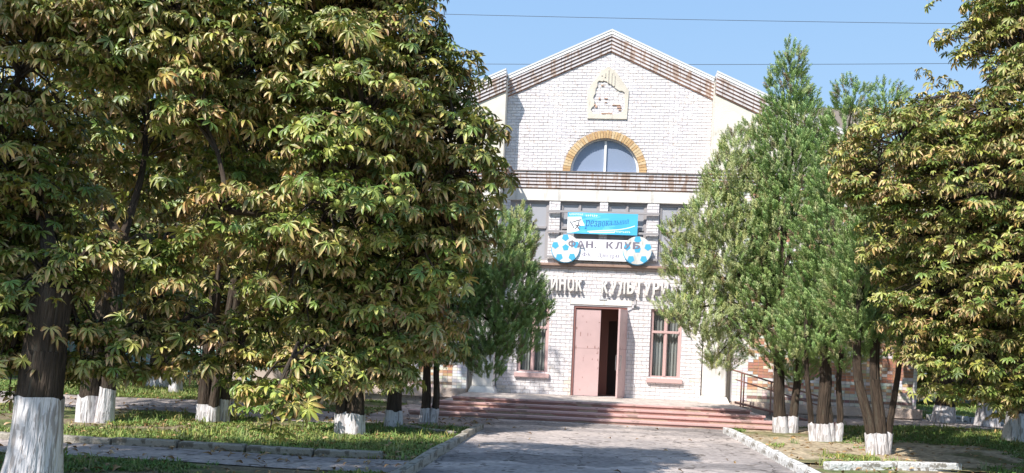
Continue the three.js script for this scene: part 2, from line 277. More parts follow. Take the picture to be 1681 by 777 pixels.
  // arched window
  {
    const w = new THREE.Group(); w.name = 'window'; house.add(w); w.userData.label = 'half-round window under an ochre brick arch';
    const s = new THREE.Shape(); s.absarc(AX, AY, AR - 0.002, 0, Math.PI, false); s.closePath();
    const h = new THREE.Path(); h.absarc(AX, AY + 0.04, AR - 0.06, 0, Math.PI, false); h.closePath(); s.holes.push(h);
    part('frame', extr(s, -0.2, -0.12), M.whiteFrame, w);
    part('mullion', boxG(AX - 0.03, AX + 0.03, AY + 0.04, AY + AR - 0.05, -0.19, -0.10), M.whiteFrame, w);
    for (const sg of [0, 1]) {
      const q = new THREE.Shape(); q.moveTo(AX, AY + 0.04); if (sg) { q.lineTo(AX + AR - 0.06, AY + 0.04); q.absarc(AX, AY + 0.04, AR - 0.06, 0, Math.PI / 2, false); } else { q.lineTo(AX, AY + 0.04 + AR - 0.06); q.absarc(AX, AY + 0.04, AR - 0.06, Math.PI / 2, Math.PI, false); } q.closePath();
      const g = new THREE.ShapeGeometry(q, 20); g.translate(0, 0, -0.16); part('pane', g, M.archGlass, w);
    }
  }
  // window builder
  function windowAt(x0, x1, y0, y1, { mat, pane, transom, z = -0.14, bar = 0.055, mid = true, lower = null, sill }) {
    const w = new THREE.Group(); w.name = 'window'; house.add(w);
    const zc = z, T = 0.07, g = [];
    part('frame', mergeGeometries([boxG(x0 + 0.002, x0 + bar, y0 + bar, y1 - bar, zc, zc + T), boxG(x1 - bar, x1 - 0.002, y0 + bar, y1 - bar, zc, zc + T), boxG(x0 + 0.002, x1 - 0.002, y0 + 0.002, y0 + bar, zc, zc + T), boxG(x0 + 0.002, x1 - 0.002, y1 - bar, y1 - 0.002, zc, zc + T)]), mat, w);
    const xm = (x0 + x1) / 2;
    part('transom', rbox(x0 + bar, x1 - bar, transom - 0.035, transom + 0.035, zc + 0.005, zc + T + 0.025, 0.008), mat, w);
    part('mullion', boxG(xm - 0.028, xm + 0.028, y0 + bar, transom - 0.036, zc + 0.006, zc + T + 0.012), mat, w);
    part('mullion', boxG(xm - 0.026, xm + 0.026, transom + 0.036, y1 - bar, zc + 0.006, zc + T + 0.012), mat, w);
    const pn = (a, b, c, d) => { const q = new THREE.PlaneGeometry(b - a, d - c); q.translate((a + b) / 2, (c + d) / 2, zc + 0.035); part('pane', q, pane, w); const f = 0.022; for (const e of [boxG(a, a + f, c, d, zc + 0.012, zc + 0.055), boxG(b - f, b, c, d, zc + 0.012, zc + 0.055)]) g.push(e); };
    pn(x0 + bar, xm - 0.028, y0 + bar, transom - 0.036); pn(xm + 0.028, x1 - bar, y0 + bar, transom - 0.036); pn(x0 + bar, xm - 0.026, transom + 0.036, y1 - bar); pn(xm + 0.026, x1 - bar, transom + 0.036, y1 - bar);
    part('sash', mergeGeometries(g), mat, w);
    if (sill) part('sill', rbox(x0 - 0.06, x1 + 0.06, y0 - 0.13, y0 - 0.002, -0.06, 0.09, 0.015, 2), M.pink, w);
    return w;
  }
  up.forEach(([a, b, c, d], i) => {
    const w = windowAt(a, b, c, d, { mat: M.greyWood, pane: M.dusty, transom: 4.98, bar: 0.06 });
    if (i === 0) part('paper_sheet', boxG(a + 0.66, b - 0.1, c + 0.1, c + 0.62, -0.20, -0.185), M.paper, w);
    if (i === 3) part('paper_sheet', boxG(a + 0.58, b - 0.12, c + 0.08, c + 0.6, -0.20, -0.185), std({ color: lin(0.7, 0.5, 0.42) }), w);
  });
  gw.forEach(([a, b, c, d]) => {
    const w = windowAt(a, b, c, d, { mat: M.pink, pane: M.glass, transom: 2.24, sill: true, bar: 0.06 });
    for (const sg of [0, 1]) { // lace curtains in folds
      const x0 = lerp(a, b, sg * 0.53) + 0.03, x1 = lerp(a, b, 0.47 + sg * 0.53) - 0.03, g = new THREE.PlaneGeometry(x1 - x0, d - c - 0.1, 40, 1), q = g.attributes.position;
      for (let i = 0; i < q.count; i++) q.setZ(i, 0.025 * Math.sin(q.getX(i) * 70 + sg) + 0.012 * Math.sin(q.getX(i) * 163));
      g.translate((x0 + x1) / 2, (c + d) / 2, -0.24); g.computeVertexNormals(); part('curtain', g, M.curtain, w);
    }
  });
  // door
  {
    const w = new THREE.Group(); w.name = 'door'; house.add(w); w.userData.label = 'pink double door with its right leaf open outwards';
    const [a, b, c, d] = door;
    part('door_frame', mergeGeometries([boxG(a + 0.002, a + 0.05, c, d - 0.06, -0.16, -0.03), boxG(b - 0.05, b - 0.002, c, d - 0.06, -0.16, -0.03), boxG(a + 0.002, b - 0.002, d - 0.06, d - 0.002, -0.16, -0.03)]), std({ color: lin(0.26, 0.12, 0.105), roughness: 0.5 }), w);
    const leaf = (mir) => {
      const L = new THREE.Group(), W = 0.685, H = d - 0.07 - c - 0.015;
      const skin = part('leaf', mergeGeometries([rbox(0, W, 0.01, H * 0.55 - 0.002, -0.05, 0, 0.004), rbox(0, W, H * 0.55 + 0.002, H, -0.05, 0.004, 0.004)]), M.pinkDoor, w);
      return [skin, W];
    };
    const [l1] = leaf(); l1.position.set(a + 0.052, c, -0.07);
    const [l2, W] = leaf(); l2.position.set(b - 0.03, c, -0.015); l2.rotation.y = Math.PI + 1.30; l2.rotation.y = -(Math.PI - 1.30) ; l2.rotation.y = Math.PI - (-1.30) ;
    l2.rotation.y = -1.9; // hinge on the right jamb, free edge towards the viewer
    const h = part('handle', pipe([V(0, 0, 0), V(0.04, 0, 0), V(0.04, -0.38, 0), V(0, -0.38, 0)], 0.011), M.metal, w);
    const q = V(W * 0.88, 1.13, 0.002).applyAxisAngle(V(0, 1, 0), -1.9); h.position.set(l2.position.x + q.x - 0.005, c + q.y, l2.position.z + q.z); h.rotation.y = -1.9 - Math.PI / 2;
    const h2 = part('handle', pipe([V(0, 0, 0), V(0.04, 0, 0), V(0.04, -0.38, 0), V(0, -0.38, 0)], 0.011), M.metal, w);
    const q2 = V(W * 0.88, 1.13, -0.052).applyAxisAngle(V(0, 1, 0), -1.9); h2.position.set(l2.position.x + q2.x, c + q2.y, l2.position.z + q2.z); h2.rotation.y = -1.9 + Math.PI / 2;
  }
  // vestibule and rooms behind the openings
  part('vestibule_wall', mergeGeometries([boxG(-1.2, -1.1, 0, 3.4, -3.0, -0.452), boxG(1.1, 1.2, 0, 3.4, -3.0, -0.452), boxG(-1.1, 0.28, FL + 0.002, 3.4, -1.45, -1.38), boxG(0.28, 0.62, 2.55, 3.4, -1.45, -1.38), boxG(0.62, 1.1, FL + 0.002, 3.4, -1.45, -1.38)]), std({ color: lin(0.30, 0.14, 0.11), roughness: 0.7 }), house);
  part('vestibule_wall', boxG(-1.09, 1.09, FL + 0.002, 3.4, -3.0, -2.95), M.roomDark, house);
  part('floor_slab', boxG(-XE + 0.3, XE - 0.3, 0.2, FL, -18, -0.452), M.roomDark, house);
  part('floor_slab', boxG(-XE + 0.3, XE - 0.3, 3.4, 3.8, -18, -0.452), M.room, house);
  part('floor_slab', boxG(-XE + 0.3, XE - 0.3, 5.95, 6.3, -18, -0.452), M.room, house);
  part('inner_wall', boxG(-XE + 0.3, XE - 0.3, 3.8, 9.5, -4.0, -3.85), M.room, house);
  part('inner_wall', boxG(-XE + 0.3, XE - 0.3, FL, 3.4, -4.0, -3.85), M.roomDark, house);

  // cornices: corbelled courses of brick, paint worn off their lower edges
  const cw = std({ map: tex([1024, 64], (u, v) => { const n = fbm(u * 64, v * 4, 4, 64), jt = Math.abs(((u * 30) % 1) - 0.5) > 0.47, wn = sstep(0.56, 0.72, fbm(u * 90 + 9, v * 3 + 2, 3, 90)); return mixc(mixc([0.93, 0.91, 0.92], [0.76, 0.65, 0.58], wn * 0.7), [0.6, 0.52, 0.48], jt ? 0.6 : 0).map(x => x * (0.92 + 0.14 * n)); }, { rep: [1 / 8, 1] }), color: lin(0.74, 0.73, 0.73) });
  const cb = std({ map: tex([1024, 64], (u, v) => { const n = fbm(u * 80, v * 4, 4, 80), wn = sstep(0.4, 0.62, fbm(u * 50 + 2, v * 3, 3, 50)); return mixc([0.62, 0.48, 0.42], [0.85, 0.68, 0.58], wn).map(x => x * (0.85 + 0.25 * n)); }, { rep: [1 / 8, 1] }), color: lin(0.80, 0.68, 0.62) });
  const dark = std({ color: lin(0.20, 0.17, 0.16), roughness: 0.7 });
  const NC = 5, CH = 0.088;
  // raking courses on gable: slope pieces, x0..x1 on one side, at base depth zb
  function rake(x0, x1, zb) {
    const q = (x, dy) => [x, rakeY(x) + dy];
    for (let k = 0; k < NC; k++) {
      const top = -0.02 - (NC - 1 - k) * CH, out = zb + 0.05 + k * 0.028;
      part('cornice_course', extr(poly([q(x0, top - CH * 0.70), q(x1, top - CH * 0.70), q(x1, top), q(x0, top)]), zb - 0.06, out), cw, house);
      part('cornice_course', extr(poly([q(x0, top - CH + 0.001), q(x1, top - CH + 0.001), q(x1, top - CH * 0.70 - 0.001), q(x0, top - CH * 0.70 - 0.001)]), zb - 0.06, out - 0.018), cb, house);
    }
    part('gable_trim', extr(poly([q(x0, -0.019), q(x1, -0.019), q(x1, 0.05), q(x0, 0.05)]), zb - 0.05, zb + 0.178), M.roof, house);
  }
  rake(-XW + 0.002, 0, 0); rake(0, XW - 0.002, 0); rake(-XE - 0.35, -XW, ZW); rake(XW, XE + 0.35, ZW);
  function flat(x0, x1, zb, yb) {
    for (let k = 0; k < NC; k++) {
      const y = yb + k * CH, out = zb + 0.05 + k * 0.028;
      part('cornice_course', boxG(x0, x1, y + 0.27 * CH + 0.001, y + CH - 0.001, zb - 0.06, out), cw, house);
      part('cornice_course', boxG(x0, x1, y, y + 0.27 * CH - 0.001, zb - 0.06, out - 0.018), cb, house);
    }
    part('cornice_flashing', boxG(x0, x1, yb + NC * CH, yb + NC * CH + 0.022, zb - 0.06, zb + 0.19), dark, house);
  }
  flat(-XW + 0.2, XW - 0.2, 0, 6.02);
  // returns to the wings and along them
  for (const s of [-1, 1]) {
    for (let k = 0; k < NC; k++) {
      const y = 6.02 + k * CH, e = 0.05 + k * 0.028, xi = XW - e, a = (p, q, u, v, m) => part('cornice_course', boxG(Math.min(s * p, s * q), Math.max(s * p, s * q), u, v, -0.05, ZW + e), m, house);
      a(xi, XE + 0.1, y + 0.27 * CH + 0.001, y + CH - 0.001, cw); a(xi + 0.018, XE + 0.1 - 0.002, y, y + 0.27 * CH - 0.001, cb);
      if (e < 0.198) { const g = (p, q, u, v, m, d) => part('cornice_course', boxG(Math.min(s * p, s * q), Math.max(s * p, s * q), u, v, -0.05, e - d), m, house); g(XW - 0.199, xi - 0.001, y + 0.27 * CH + 0.001, y + CH - 0.001, cw, 0); g(XW - 0.199, xi + 0.017, y, y + 0.27 * CH - 0.001, cb, 0.018); }
    }
    part('cornice_flashing', boxG(Math.min(s * (XW - 0.25), s * (XE + 0.1)), Math.max(s * (XW - 0.25), s * (XE + 0.1)), 6.02 + NC * CH, 6.02 + NC * CH + 0.024, ZW - 0.02, ZW + 0.19), dark, house);
    part('cornice_flashing', boxG(Math.min(s * (XW - 0.25), s * (XW - 0.2)), Math.max(s * (XW - 0.25), s * (XW - 0.2)), 6.02 + NC * CH, 6.02 + NC * CH + 0.023, -0.05, ZW - 0.021), dark, house);
  }
  // wings
  for (const s of [-1, 1]) {
    const mx = (pts) => poly(s > 0 ? pts : pts.map(([x, y]) => [-x, y]).reverse());
    part('wing_gable', extr(mx([[XW, 6.0], [XE, 6.0], [XE, rakeY(XE) - 0.05], [XW, rakeY(XW) - 0.05]]), -0.44, ZW), M.plaster, house);
    part('wing_wall', boxG(Math.min(s * 3.5, s * XE), Math.max(s * 3.5, s * XE), 0.46, 6.0, -0.44, ZW - 0.01), M.mortar, house);
    part('wing_return', boxG(Math.min(s * (XW + 0.05), s * 3.5), Math.max(s * (XW + 0.05), s * 3.5), 0, 6.0, -0.44, 0.16), M.plaster, house);
    part('side_wall', boxG(Math.min(s * (XE - 0.4), s * XE), Math.max(s * (XE - 0.4), s * XE), 0, 6.35, -18, -0.44), M.plaster, house);
    // square plaster column with flared white base
    const col = part('column', rbox(Math.min(s * 2.78, s * 3.36), Math.max(s * 2.78, s * 3.36), FL + 0.15, 6.0, ZW - 0.52, ZW, 0.05, 3), M.whitePlaster, house);
    const bs = new THREE.CylinderGeometry(0.415, 0.52, 0.16, 4, 1, false, Math.PI / 4).toNonIndexed(); bs.computeVertexNormals(); bs.translate(s * 3.07, FL + 0.08, ZW - 0.24); part('column_base', uvm(bs), M.whitePlaster, col);
    // quoin strip and patterned panel
    const white = [], pat = [], quoin = [];
    const rr = rng(101 + s), red = [0.50, 0.25, 0.17], or = [0.64, 0.40, 0.25], cream = [0.76, 0.70, 0.60], wht = [0.80, 0.78, 0.77], brn = [0.30, 0.20, 0.17], yel = [0.70, 0.55, 0.33];
    const ch = 0.079, bl = 0.26;
    const color = (x, y) => {
      const u = (x - 3.85) / (XE - 0.15 - 3.85); if (u < 0 || u > 1) return wht;
      if (y < 0.56) return [0.70, 0.62, 0.55]; if (y < 0.64) return brn; if (y < 0.80) return cream; 
      const H = 1.35, yy = (y - 0.80) % H, n = 2, hx = ((u * n) % 1) - 0.5, w = (XE - 4) / n;
      const ay = Math.abs(yy - 0.58), ax = Math.abs(hx) * w, edge = 0.36 - Math.max(0, ax - w * 0.30) * 0.55;
      if (yy > 1.16) { const z = Math.abs(((x * 1.6) % 1) - 0.5) * 0.34; return Math.abs(yy - 1.18 - z) < 0.05 ? or : Math.abs(yy - 1.18 - z) < 0.11 ? red : cream; }
      if (Math.abs(ay - edge) < 0.045) return wht;
      if (ay > edge) { const z = Math.abs(((x * 2.0) % 1) - 0.5) * 0.2; return ((yy + z) % 0.18) < 0.07 ? cream : ((yy + z) % 0.18) < 0.13 ? or : red; }
      const dm = ax * 0.55 + ay * 1.0; return dm < 0.09 ? wht : dm < 0.17 ? yel : dm < 0.26 ? or : dm < 0.34 ? cream : red;
    };
    for (let k = 0, y = 0.5; y < 5.95; k++, y += ch) for (let x = 3.5 - (k % 2) * bl / 2; x < XE; x += bl) {
      for (const [p, q] of [[x, x + bl / 2], [x + bl / 2, x + bl]]) {
        const u = Math.max(p, 3.5) + 0.005, w = Math.min(q, XE) - 0.005; if (w - u < 0.02) continue; if (y > 3 && p > x) continue;
        const w2 = y > 3 ? Math.min(x + bl, XE) - 0.005 : w; let c = color((u + w2) / 2, y); c = c.map(v => v * (0.88 + 0.22 * rr()));
        const g = boxG(Math.min(s * u, s * w2), Math.max(s * u, s * w2), y + 0.005, y + ch - 0.005, ZW - 0.03, ZW + (rr() - 0.4) * 0.006); pat.push(tint(g, c));
      }
    }
    const pn = part('brick_panel', mergeGeometries(pat), M.panelStuff, house); pn.userData.kind = 'stuff'; pn.userData.label = 'patterned panel of red, ochre and white bricks';
    part('plinth', rbox(Math.min(s * 3.5, s * (XE + 0.12)), Math.max(s * 3.5, s * (XE + 0.12)), 0.25, 0.495, ZW - 0.3, ZW + 0.13, 0.015), std({ map: brickT, color: lin(0.62, 0.52, 0.45), bumpMap: grainB, bumpScale: 0.006 }), house);
    part('foundation', boxG(Math.min(s * 3.5, s * (XE + 0.02)), Math.max(s * 3.5, s * (XE + 0.02)), -0.3, 0.249, ZW - 0.4, ZW + 0.02), M.concrete, house);
    // roof slopes
    const y0 = APEX + 0.055, rt = (x, o) => [s * x, y0 - SL * x + o];
    part('roof', extr(poly([rt(0, 0), rt(XE + 0.45, 0), rt(XE + 0.45, 0.05), rt(0, 0.05)].sort(() => 0)), -18.4, 0.19), M.roofDark, house);
    part('roof', extr(poly([rt(XW, -0.001), rt(XE + 0.44, -0.001), rt(XE + 0.44, 0.049), rt(XW, 0.049)]), 0.191, ZW + 0.19), M.roofDark, house);
  }
  part('back_wall', extr(poly([[-XE, 0], [XE, 0], [XE, rakeY(XE) - 0.05], [0, APEX - 0.05], [-XE, rakeY(XE) - 0.05]]), -18.3, -18.01), M.plaster, house);

  // stone plaque, its relief half broken away
  const ps = poly([[-0.56, 7.95], [0.50, 7.95], [0.52, 8.72], [0.30, 9.02], [0.14, 9.24], [-0.05, 9.36], [-0.24, 9.24], [-0.40, 9.0], [-0.60, 8.72]]);
  const hp = new THREE.Path(); const hole = [[-0.44, 8.10], [-0.20, 8.05], [0.10, 8.06], [0.34, 8.10], [0.42, 8.25], [0.43, 8.66], [0.22, 8.74], [0.05, 8.86], [-0.12, 8.98], [-0.32, 8.97], [-0.36, 8.75], [-0.42, 8.52], [-0.40, 8.32], [-0.49, 8.2]];
  const rj = rng(4); const hj = []; hole.forEach((p, i) => { const q = hole[(i + 1) % hole.length]; for (let t = 0; t < 4; t++) hj.push([lerp(p[0], q[0], t / 4) + (rj() - 0.5) * 0.035, lerp(p[1], q[1], t / 4) + (rj() - 0.5) * 0.035]); });
  hj.reverse().forEach(([x, y], i) => i ? hp.lineTo(x, y) : hp.moveTo(x, y)); hp.closePath(); ps.holes.push(hp);
  const stone = std({ map: plasterT, color: lin(0.72, 0.68, 0.63), bumpMap: grainB, bumpScale: 0.004 });
  const plaque = part('plaque', extr(ps, -0.01, 0.035, 0.006), stone, house); plaque.userData.label = 'cream stone plaque with its relief broken away';
  for (let k = -2; k <= 2; k++) part('plaque_rib', boxG(-0.05 + k * 0.085 - 0.014, -0.05 + k * 0.085 + 0.014, 8.92 - k * 0.045 + (k < 0 ? 0.1 : 0), 9.27 - Math.abs(k) * 0.075, 0.034, 0.055), stone, plaque);
  const frag = std({ map: brickT, color: lin(0.62, 0.42, 0.32) });
  for (const [x, y, w, h] of [[-0.40, 8.33, 0.1, 0.04], [-0.34, 8.28, 0.06, 0.06], [0.2, 8.33, 0.22, 0.03], [0.28, 8.27, 0.12, 0.035], [-0.26, 8.5, 0.05, 0.05], [-0.08, 8.5, 0.09, 0.025], [-0.08, 8.4, 0.06, 0.02], [-0.05, 8.1, 0.3, 0.025], [0.3, 8.2, 0.08, 0.03], [-0.2, 8.86, 0.06, 0.04]])
    part('plaque_fragment', rbox(x - w / 2, x + w / 2, y - h / 2, y + h / 2, -0.02, 0.03, 0.008), frag, plaque);

  // raised letters standing off the wall
  const font = await new FontLoader().loadAsync('fonts/droid/droid_sans_bold.typeface.json');
  function word(txt, x, step, y) {
    for (const c of txt) {
      const g = new TextGeometry(c, { font, size: 0.40, depth: 0.07, curveSegments: 5 }); g.computeBoundingBox(); const b = g.boundingBox;
      g.translate(-(b.min.x + b.max.x) / 2, 0, 0); g.scale(step * 0.80 / (b.max.x - b.min.x), 1, 1); uvm(g);
      const m = part('letter', g, M.whitePlaster, house); m.position.set(x + step / 2, y, 0.06);
      const e = part('letter_peg', boxG(-0.012, 0.012, 0.1, 0.125, -0.07, 0.01), M.metal, m);
      x += step;
    }
  }
  word('БУДИНОК', -2.06, 0.225, 3.25); word('КУЛЬТУРИ', -0.02, 0.228, 3.22);
}

// entrance steps and platform
{
  const s = thing('entrance_steps', 'four low steps painted pink with worn risers before the entrance', 'steps');
  part('platform', boxG(-3.40, 3.46, 0.33, FL, 0.521, 3.26), M.concrete, s);
  part('platform', boxG(-2.75, 2.75, 0.33, FL - 0.001, -0.44, 0.52), M.concrete, s);
  const rs = FL / 4;
  for (let k = 0; k < 4; k++) {
    const yt = FL - k * rs, z = 3.30 + k * 0.30, xl = -3.44 - k * 0.28, xr = 3.50 + k * 0.26;
    const st = part('step', boxG(xl + 0.03, xr - 0.03, yt - rs - (k === 3 ? 0.2 : 0.02), yt - 0.045, k ? z - 0.36 : 0.6, z - 0.03), M.stepRiser, s);
    part('nosing', rbox(xl, xr, yt - 0.0445, yt + 0.004, z - (k ? 0.33 : 0.045), z, 0.008), M.stepPaint, st);
    if (k) { part('step_return', boxG(xr - 0.30, xr - 0.03, yt - rs - 0.05, yt - 0.002, 0.8, z - 0.37), M.concrete, st); part('step_return', boxG(xl + 0.03, xl + 0.30, yt - rs - 0.05, yt - 0.002, 0.8, z - 0.37), M.concrete, st); }
  }
}
// ramp and its handrail beside the steps
{
  const rmp = single('ramp', extr(poly([[3.52, FL - 0.02], [3.52, 0.05], [5.6, 0.05], [5.6, 0.2]]), 0.72, 1.02), M.concrete, 'narrow concrete ramp falling along the patterned brick wall', 'ramp');
  const h = thing('handrail', 'brown metal handrail on posts running down beside the ramp', 'handrail');
  const A = V(3.48, 1.27, 1.12), B = V(5.6, 0.72, 1.12), at = (t, dy) => A.clone().lerp(B, t).add(V(0, dy, 0));
  part('rail', pipe([at(-0.06, 0.02), at(1, 0)], 0.022), M.brownMetal, h); part('rail', pipe([at(0.0, -0.2), at(1, -0.22)], 0.018), M.brownMetal, h); part('rail', pipe([at(0, -0.78), at(1, -0.66)], 0.03), M.brownMetal, h);
  for (const t of [0.07, 0.1, 0.42, 0.47, 0.98]) { const p = at(t, 0); part('post', pipe([V(p.x, p.y, p.z), V(p.x, t > 0.9 ? 0.1 : 0.3 - t * 0.2, p.z)], 0.02), M.brownMetal, h); }
}
single('red_post', rbox(-0.06, 0.06, -0.1, 0.34, -0.05, 0.05, 0.012), std({ color: lin(0.5, 0.05, 0.06), roughness: 0.5 }), 'short red post standing behind the whitewashed juniper trunks', 'post').position.copy(G(1371, 722));

// signs on the facade
function canvasTex(w, h, draw) { const c = document.createElement('canvas'); c.width = w; c.height = h; draw(c.getContext('2d')); const t = new THREE.CanvasTexture(c); t.colorSpace = THREE.SRGBColorSpace; return t; }
{
  const rails = [[5.40, 'upper'], [4.86, 'middle'], [4.17, 'lower']];
  for (const [y, w] of rails) single('sign_rail', mergeGeometries([boxG(-1.53, 1.47, y - 0.028, y + 0.028, 0.05, 0.11)]), M.greyWood, `${w} grey timber rail holding the signs across the upper windows`, 'rail');
  const t = canvasTex(1024, 320, (c) => {
    c.fillStyle = '#49b3e6'; c.fillRect(0, 0, 1024, 320);
    const r = rng(12);
    c.fillStyle = 'rgba(120,205,240,0.5)'; for (let k = 0; k < 22; k++) { c.beginPath(); c.ellipse(r() * 1024, r() * 320, 50 + r() * 120, 8 + r() * 18, -0.1, 0, 7); c.fill(); }
    c.fillStyle = '#eef3f8'; c.beginPath(); c.moveTo(0, 70); c.lineTo(200, 62); c.bezierCurveTo(215, 150, 260, 170, 250, 200); c.bezierCurveTo(160, 190, 140, 230, 180, 270); c.bezierCurveTo(120, 300, 60, 310, 0, 310); c.fill();
    c.strokeStyle = '#f4f8fb'; c.lineCap = 'round'; // small white lettering, too faint to read, and brushed white edges
    for (const [x0, n, y0] of [[22, 7, 30], [265, 6, 42], [690, 8, 272]]) for (let k = 0; k < n; k++) { c.lineWidth = 7; c.beginPath(); const x = x0 + k * 30; c.moveTo(x + r() * 8, y0 - 14 + r() * 6); c.lineTo(x + 4 + r() * 10, y0 + 12); c.moveTo(x + 2, y0 + (r() - 0.5) * 16); c.lineTo(x + 18, y0 + (r() - 0.5) * 20); c.stroke(); }
    c.lineWidth = 12; c.beginPath(); c.moveTo(300, 282); c.bezierCurveTo(560, 250, 760, 270, 980, 180); c.stroke(); c.lineWidth = 16; c.beginPath(); c.moveTo(330, 296); c.lineTo(690, 282); c.stroke();
    c.strokeStyle = '#4a4650'; c.lineWidth = 14; c.beginPath(); c.moveTo(36, 140); c.lineTo(80, 200); c.lineTo(92, 235); c.moveTo(70, 150); c.bezierCurveTo(120, 140, 150, 110, 200, 112); c.moveTo(170, 130); c.lineTo(160, 190); c.lineTo(120, 250); c.moveTo(140, 205); c.lineTo(180, 260); c.moveTo(110, 190); c.lineTo(190, 205); c.stroke();
    c.fillStyle = '#1d4f96'; let x = 258; [...'резвокальний'].forEach((ch, k) => { const z = lerp(140, 78, k / 11); c.save(); c.translate(x, lerp(205, 150, Math.max(0, k - 3) / 8)); c.rotate(-0.06); c.font = `italic ${Math.round(z)}px serif`; c.scale(0.8, 1.2); c.fillText(ch, 0, 0); const w = c.measureText(ch).width * 0.8; c.restore(); x += w + 1; });
  });
  const b = thing('banner', 'sky blue banner with dark blue script and white edges on the facade', 'banner');
  const face = new THREE.PlaneGeometry(1.88, 0.57, 24, 6), q = face.attributes.position; for (let i = 0; i < q.count; i++) q.setZ(i, 0.006 * Math.sin(q.getX(i) * 7) + 0.004 * Math.sin(q.getY(i) * 11 + q.getX(i) * 3)); face.computeVertexNormals();
  const f = part('printed_sheet', face, std({ map: t, roughness: 0.55, side: THREE.DoubleSide }), b); f.position.set(-0.04, 5.085, 0.16); f.rotation.z = -0.003;
  part('backing', boxG(-0.95, 0.88, 4.83, 5.34, 0.111, 0.145), M.greyWood, b);

  const t2 = canvasTex(1024, 320, (c) => {
    c.fillStyle = '#f1f0f4'; c.fillRect(0, 0, 1024, 320); const r = rng(5);
    c.fillStyle = 'rgba(150,150,160,0.12)'; for (let k = 0; k < 60; k++) c.fillRect(r() * 1024, r() * 320, 2 + r() * 4, 10 + r() * 50);
    
    c.fillStyle = '#77718a'; c.font = 'bold 84px serif'; c.fillText('ФК', 230, 262); c.fillText('Дніпро', 460, 268, 400);
    c.fillStyle = '#f1f0f4'; for (let k = 0; k < 10; k++) c.fillRect(120 + k * 80 + r() * 30, 195, 5 + r() * 7, 90);
  });
  const s = thing('fan_club_board', 'white board between two painted footballs above the entrance lettering', 'sign');
  const bd = part('board', boxG(-0.98, 0.92, 4.09, 4.66, 0.115, 0.15), M.whiteFrame, s);
  const pr = new THREE.PlaneGeometry(1.9, 0.57); pr.translate(-0.03, 4.375, 0.153); part('lettering', pr, std({ map: t2, roughness: 0.5 }), bd);
  const f2 = await new FontLoader().loadAsync('fonts/droid/droid_sans_bold.typeface.json'), ink = std({ color: lin(0.2, 0.18, 0.23), roughness: 0.6 });
  const bdz = (x) => x < -0.64 || x > 0.55 ? 0.214 : 0.155;
  { let x = -0.93; for (const c of 'ФАН. КЛУБ') { const adv = c === ' ' ? 0.16 : c === '.' ? 0.15 : 0.235; if (c !== ' ') { const g = new TextGeometry(c, { font: f2, size: 0.185, depth: 0.002, curveSegments: 5 }); g.computeBoundingBox(); const b = g.boundingBox; g.translate(-b.min.x, 0, 0); g.scale(c === '.' ? 1 : 0.195 / (b.max.x - b.min.x), 1, 1); const m = part('letter', uvm(g), ink, s); m.position.set(x, 4.425, bdz(x)); } x += adv; } }
  const blue = std({ color: lin(0.07, 0.42, 0.72), roughness: 0.5 }), wb = std({ color: lin(0.82, 0.83, 0.85), roughness: 0.5, map: plasterT });
  for (const x of [-1.0, 0.92]) {
    const ball = new THREE.CylinderGeometry(0.375, 0.375, 0.05, 48); ball.rotateX(Math.PI / 2); ball.translate(x, 4.39, 0.185); const bm = part('football', uvm(ball), wb, s);
    const rim = new THREE.TorusGeometry(0.375, 0.018, 6, 48, Math.PI); rim.rotateZ(Math.PI); rim.translate(x, 4.385, 0.185); part('rim', rim, blue, bm);
    const spots = [[0, 0.02, 0.095, 1], ...[0, 1, 2, 3, 4].map(k => { const a = Math.PI / 2 + k * 2 * Math.PI / 5 + (x < 0 ? 0.05 : 0.02); return [Math.cos(a) * 0.29, Math.sin(a) * 0.29, 0.10, a]; })];
    for (const [dx, dy, rad, a] of spots) { const pg = poly([0, 1, 2, 3, 4].map(k => { const t = a + Math.PI + k * 2 * Math.PI / 5; return [x + dx + Math.cos(t) * rad, 4.39 + dy + Math.sin(t) * rad]; })); part('pentagon', extr(pg, 0.2095, 0.2135), blue, bm); }
  }
}
// lamp arm over the door
{
  const l = thing('wall_lamp', 'thin bent lamp arm with flat head above the door', 'lamp');
  part('arm', pipe([V(0.93, 2.88, 0.01), V(0.95, 2.95, 0.1), V(0.95, 3.06, 0.14), V(0.9, 3.10, 0.16), V(0.5, 3.13, 0.3), V(0.25, 3.09, 0.36), V(0.12, 3.05, 0.38)], 0.014), M.metal, l);
  part('lamp_head', rbox(-0.04, 0.17, 3.0, 3.05, 0.33, 0.43, 0.02, 2), std({ color: lin(0.4, 0.4, 0.41), roughness: 0.5 }), l);
  part('bracket', rbox(0.895, 0.965, 2.84, 2.94, 0.002, 0.03, 0.006), M.metal, l);
}
// overhead wires behind the roof
for (const [a, b, y, s] of [[[500, 17], [1900, 42], 36, 'upper'], [[500, 103], [1900, 101], 36, 'lower']]) {
  const A = P(a[0], a[1], y), B = P(b[0], b[1], y), pts = []; for (let k = 0; k <= 24; k++) { const t = k / 24; pts.push(A.clone().lerp(B, t).add(V(0, -0.5 * 4 * t * (1 - t) * 0.2, 0))); }
  single('overhead_wire', pipe(pts, 0.010, 5), M.wire, `${s} of two thin dark wires crossing the sky behind the gable`, 'wire');
}

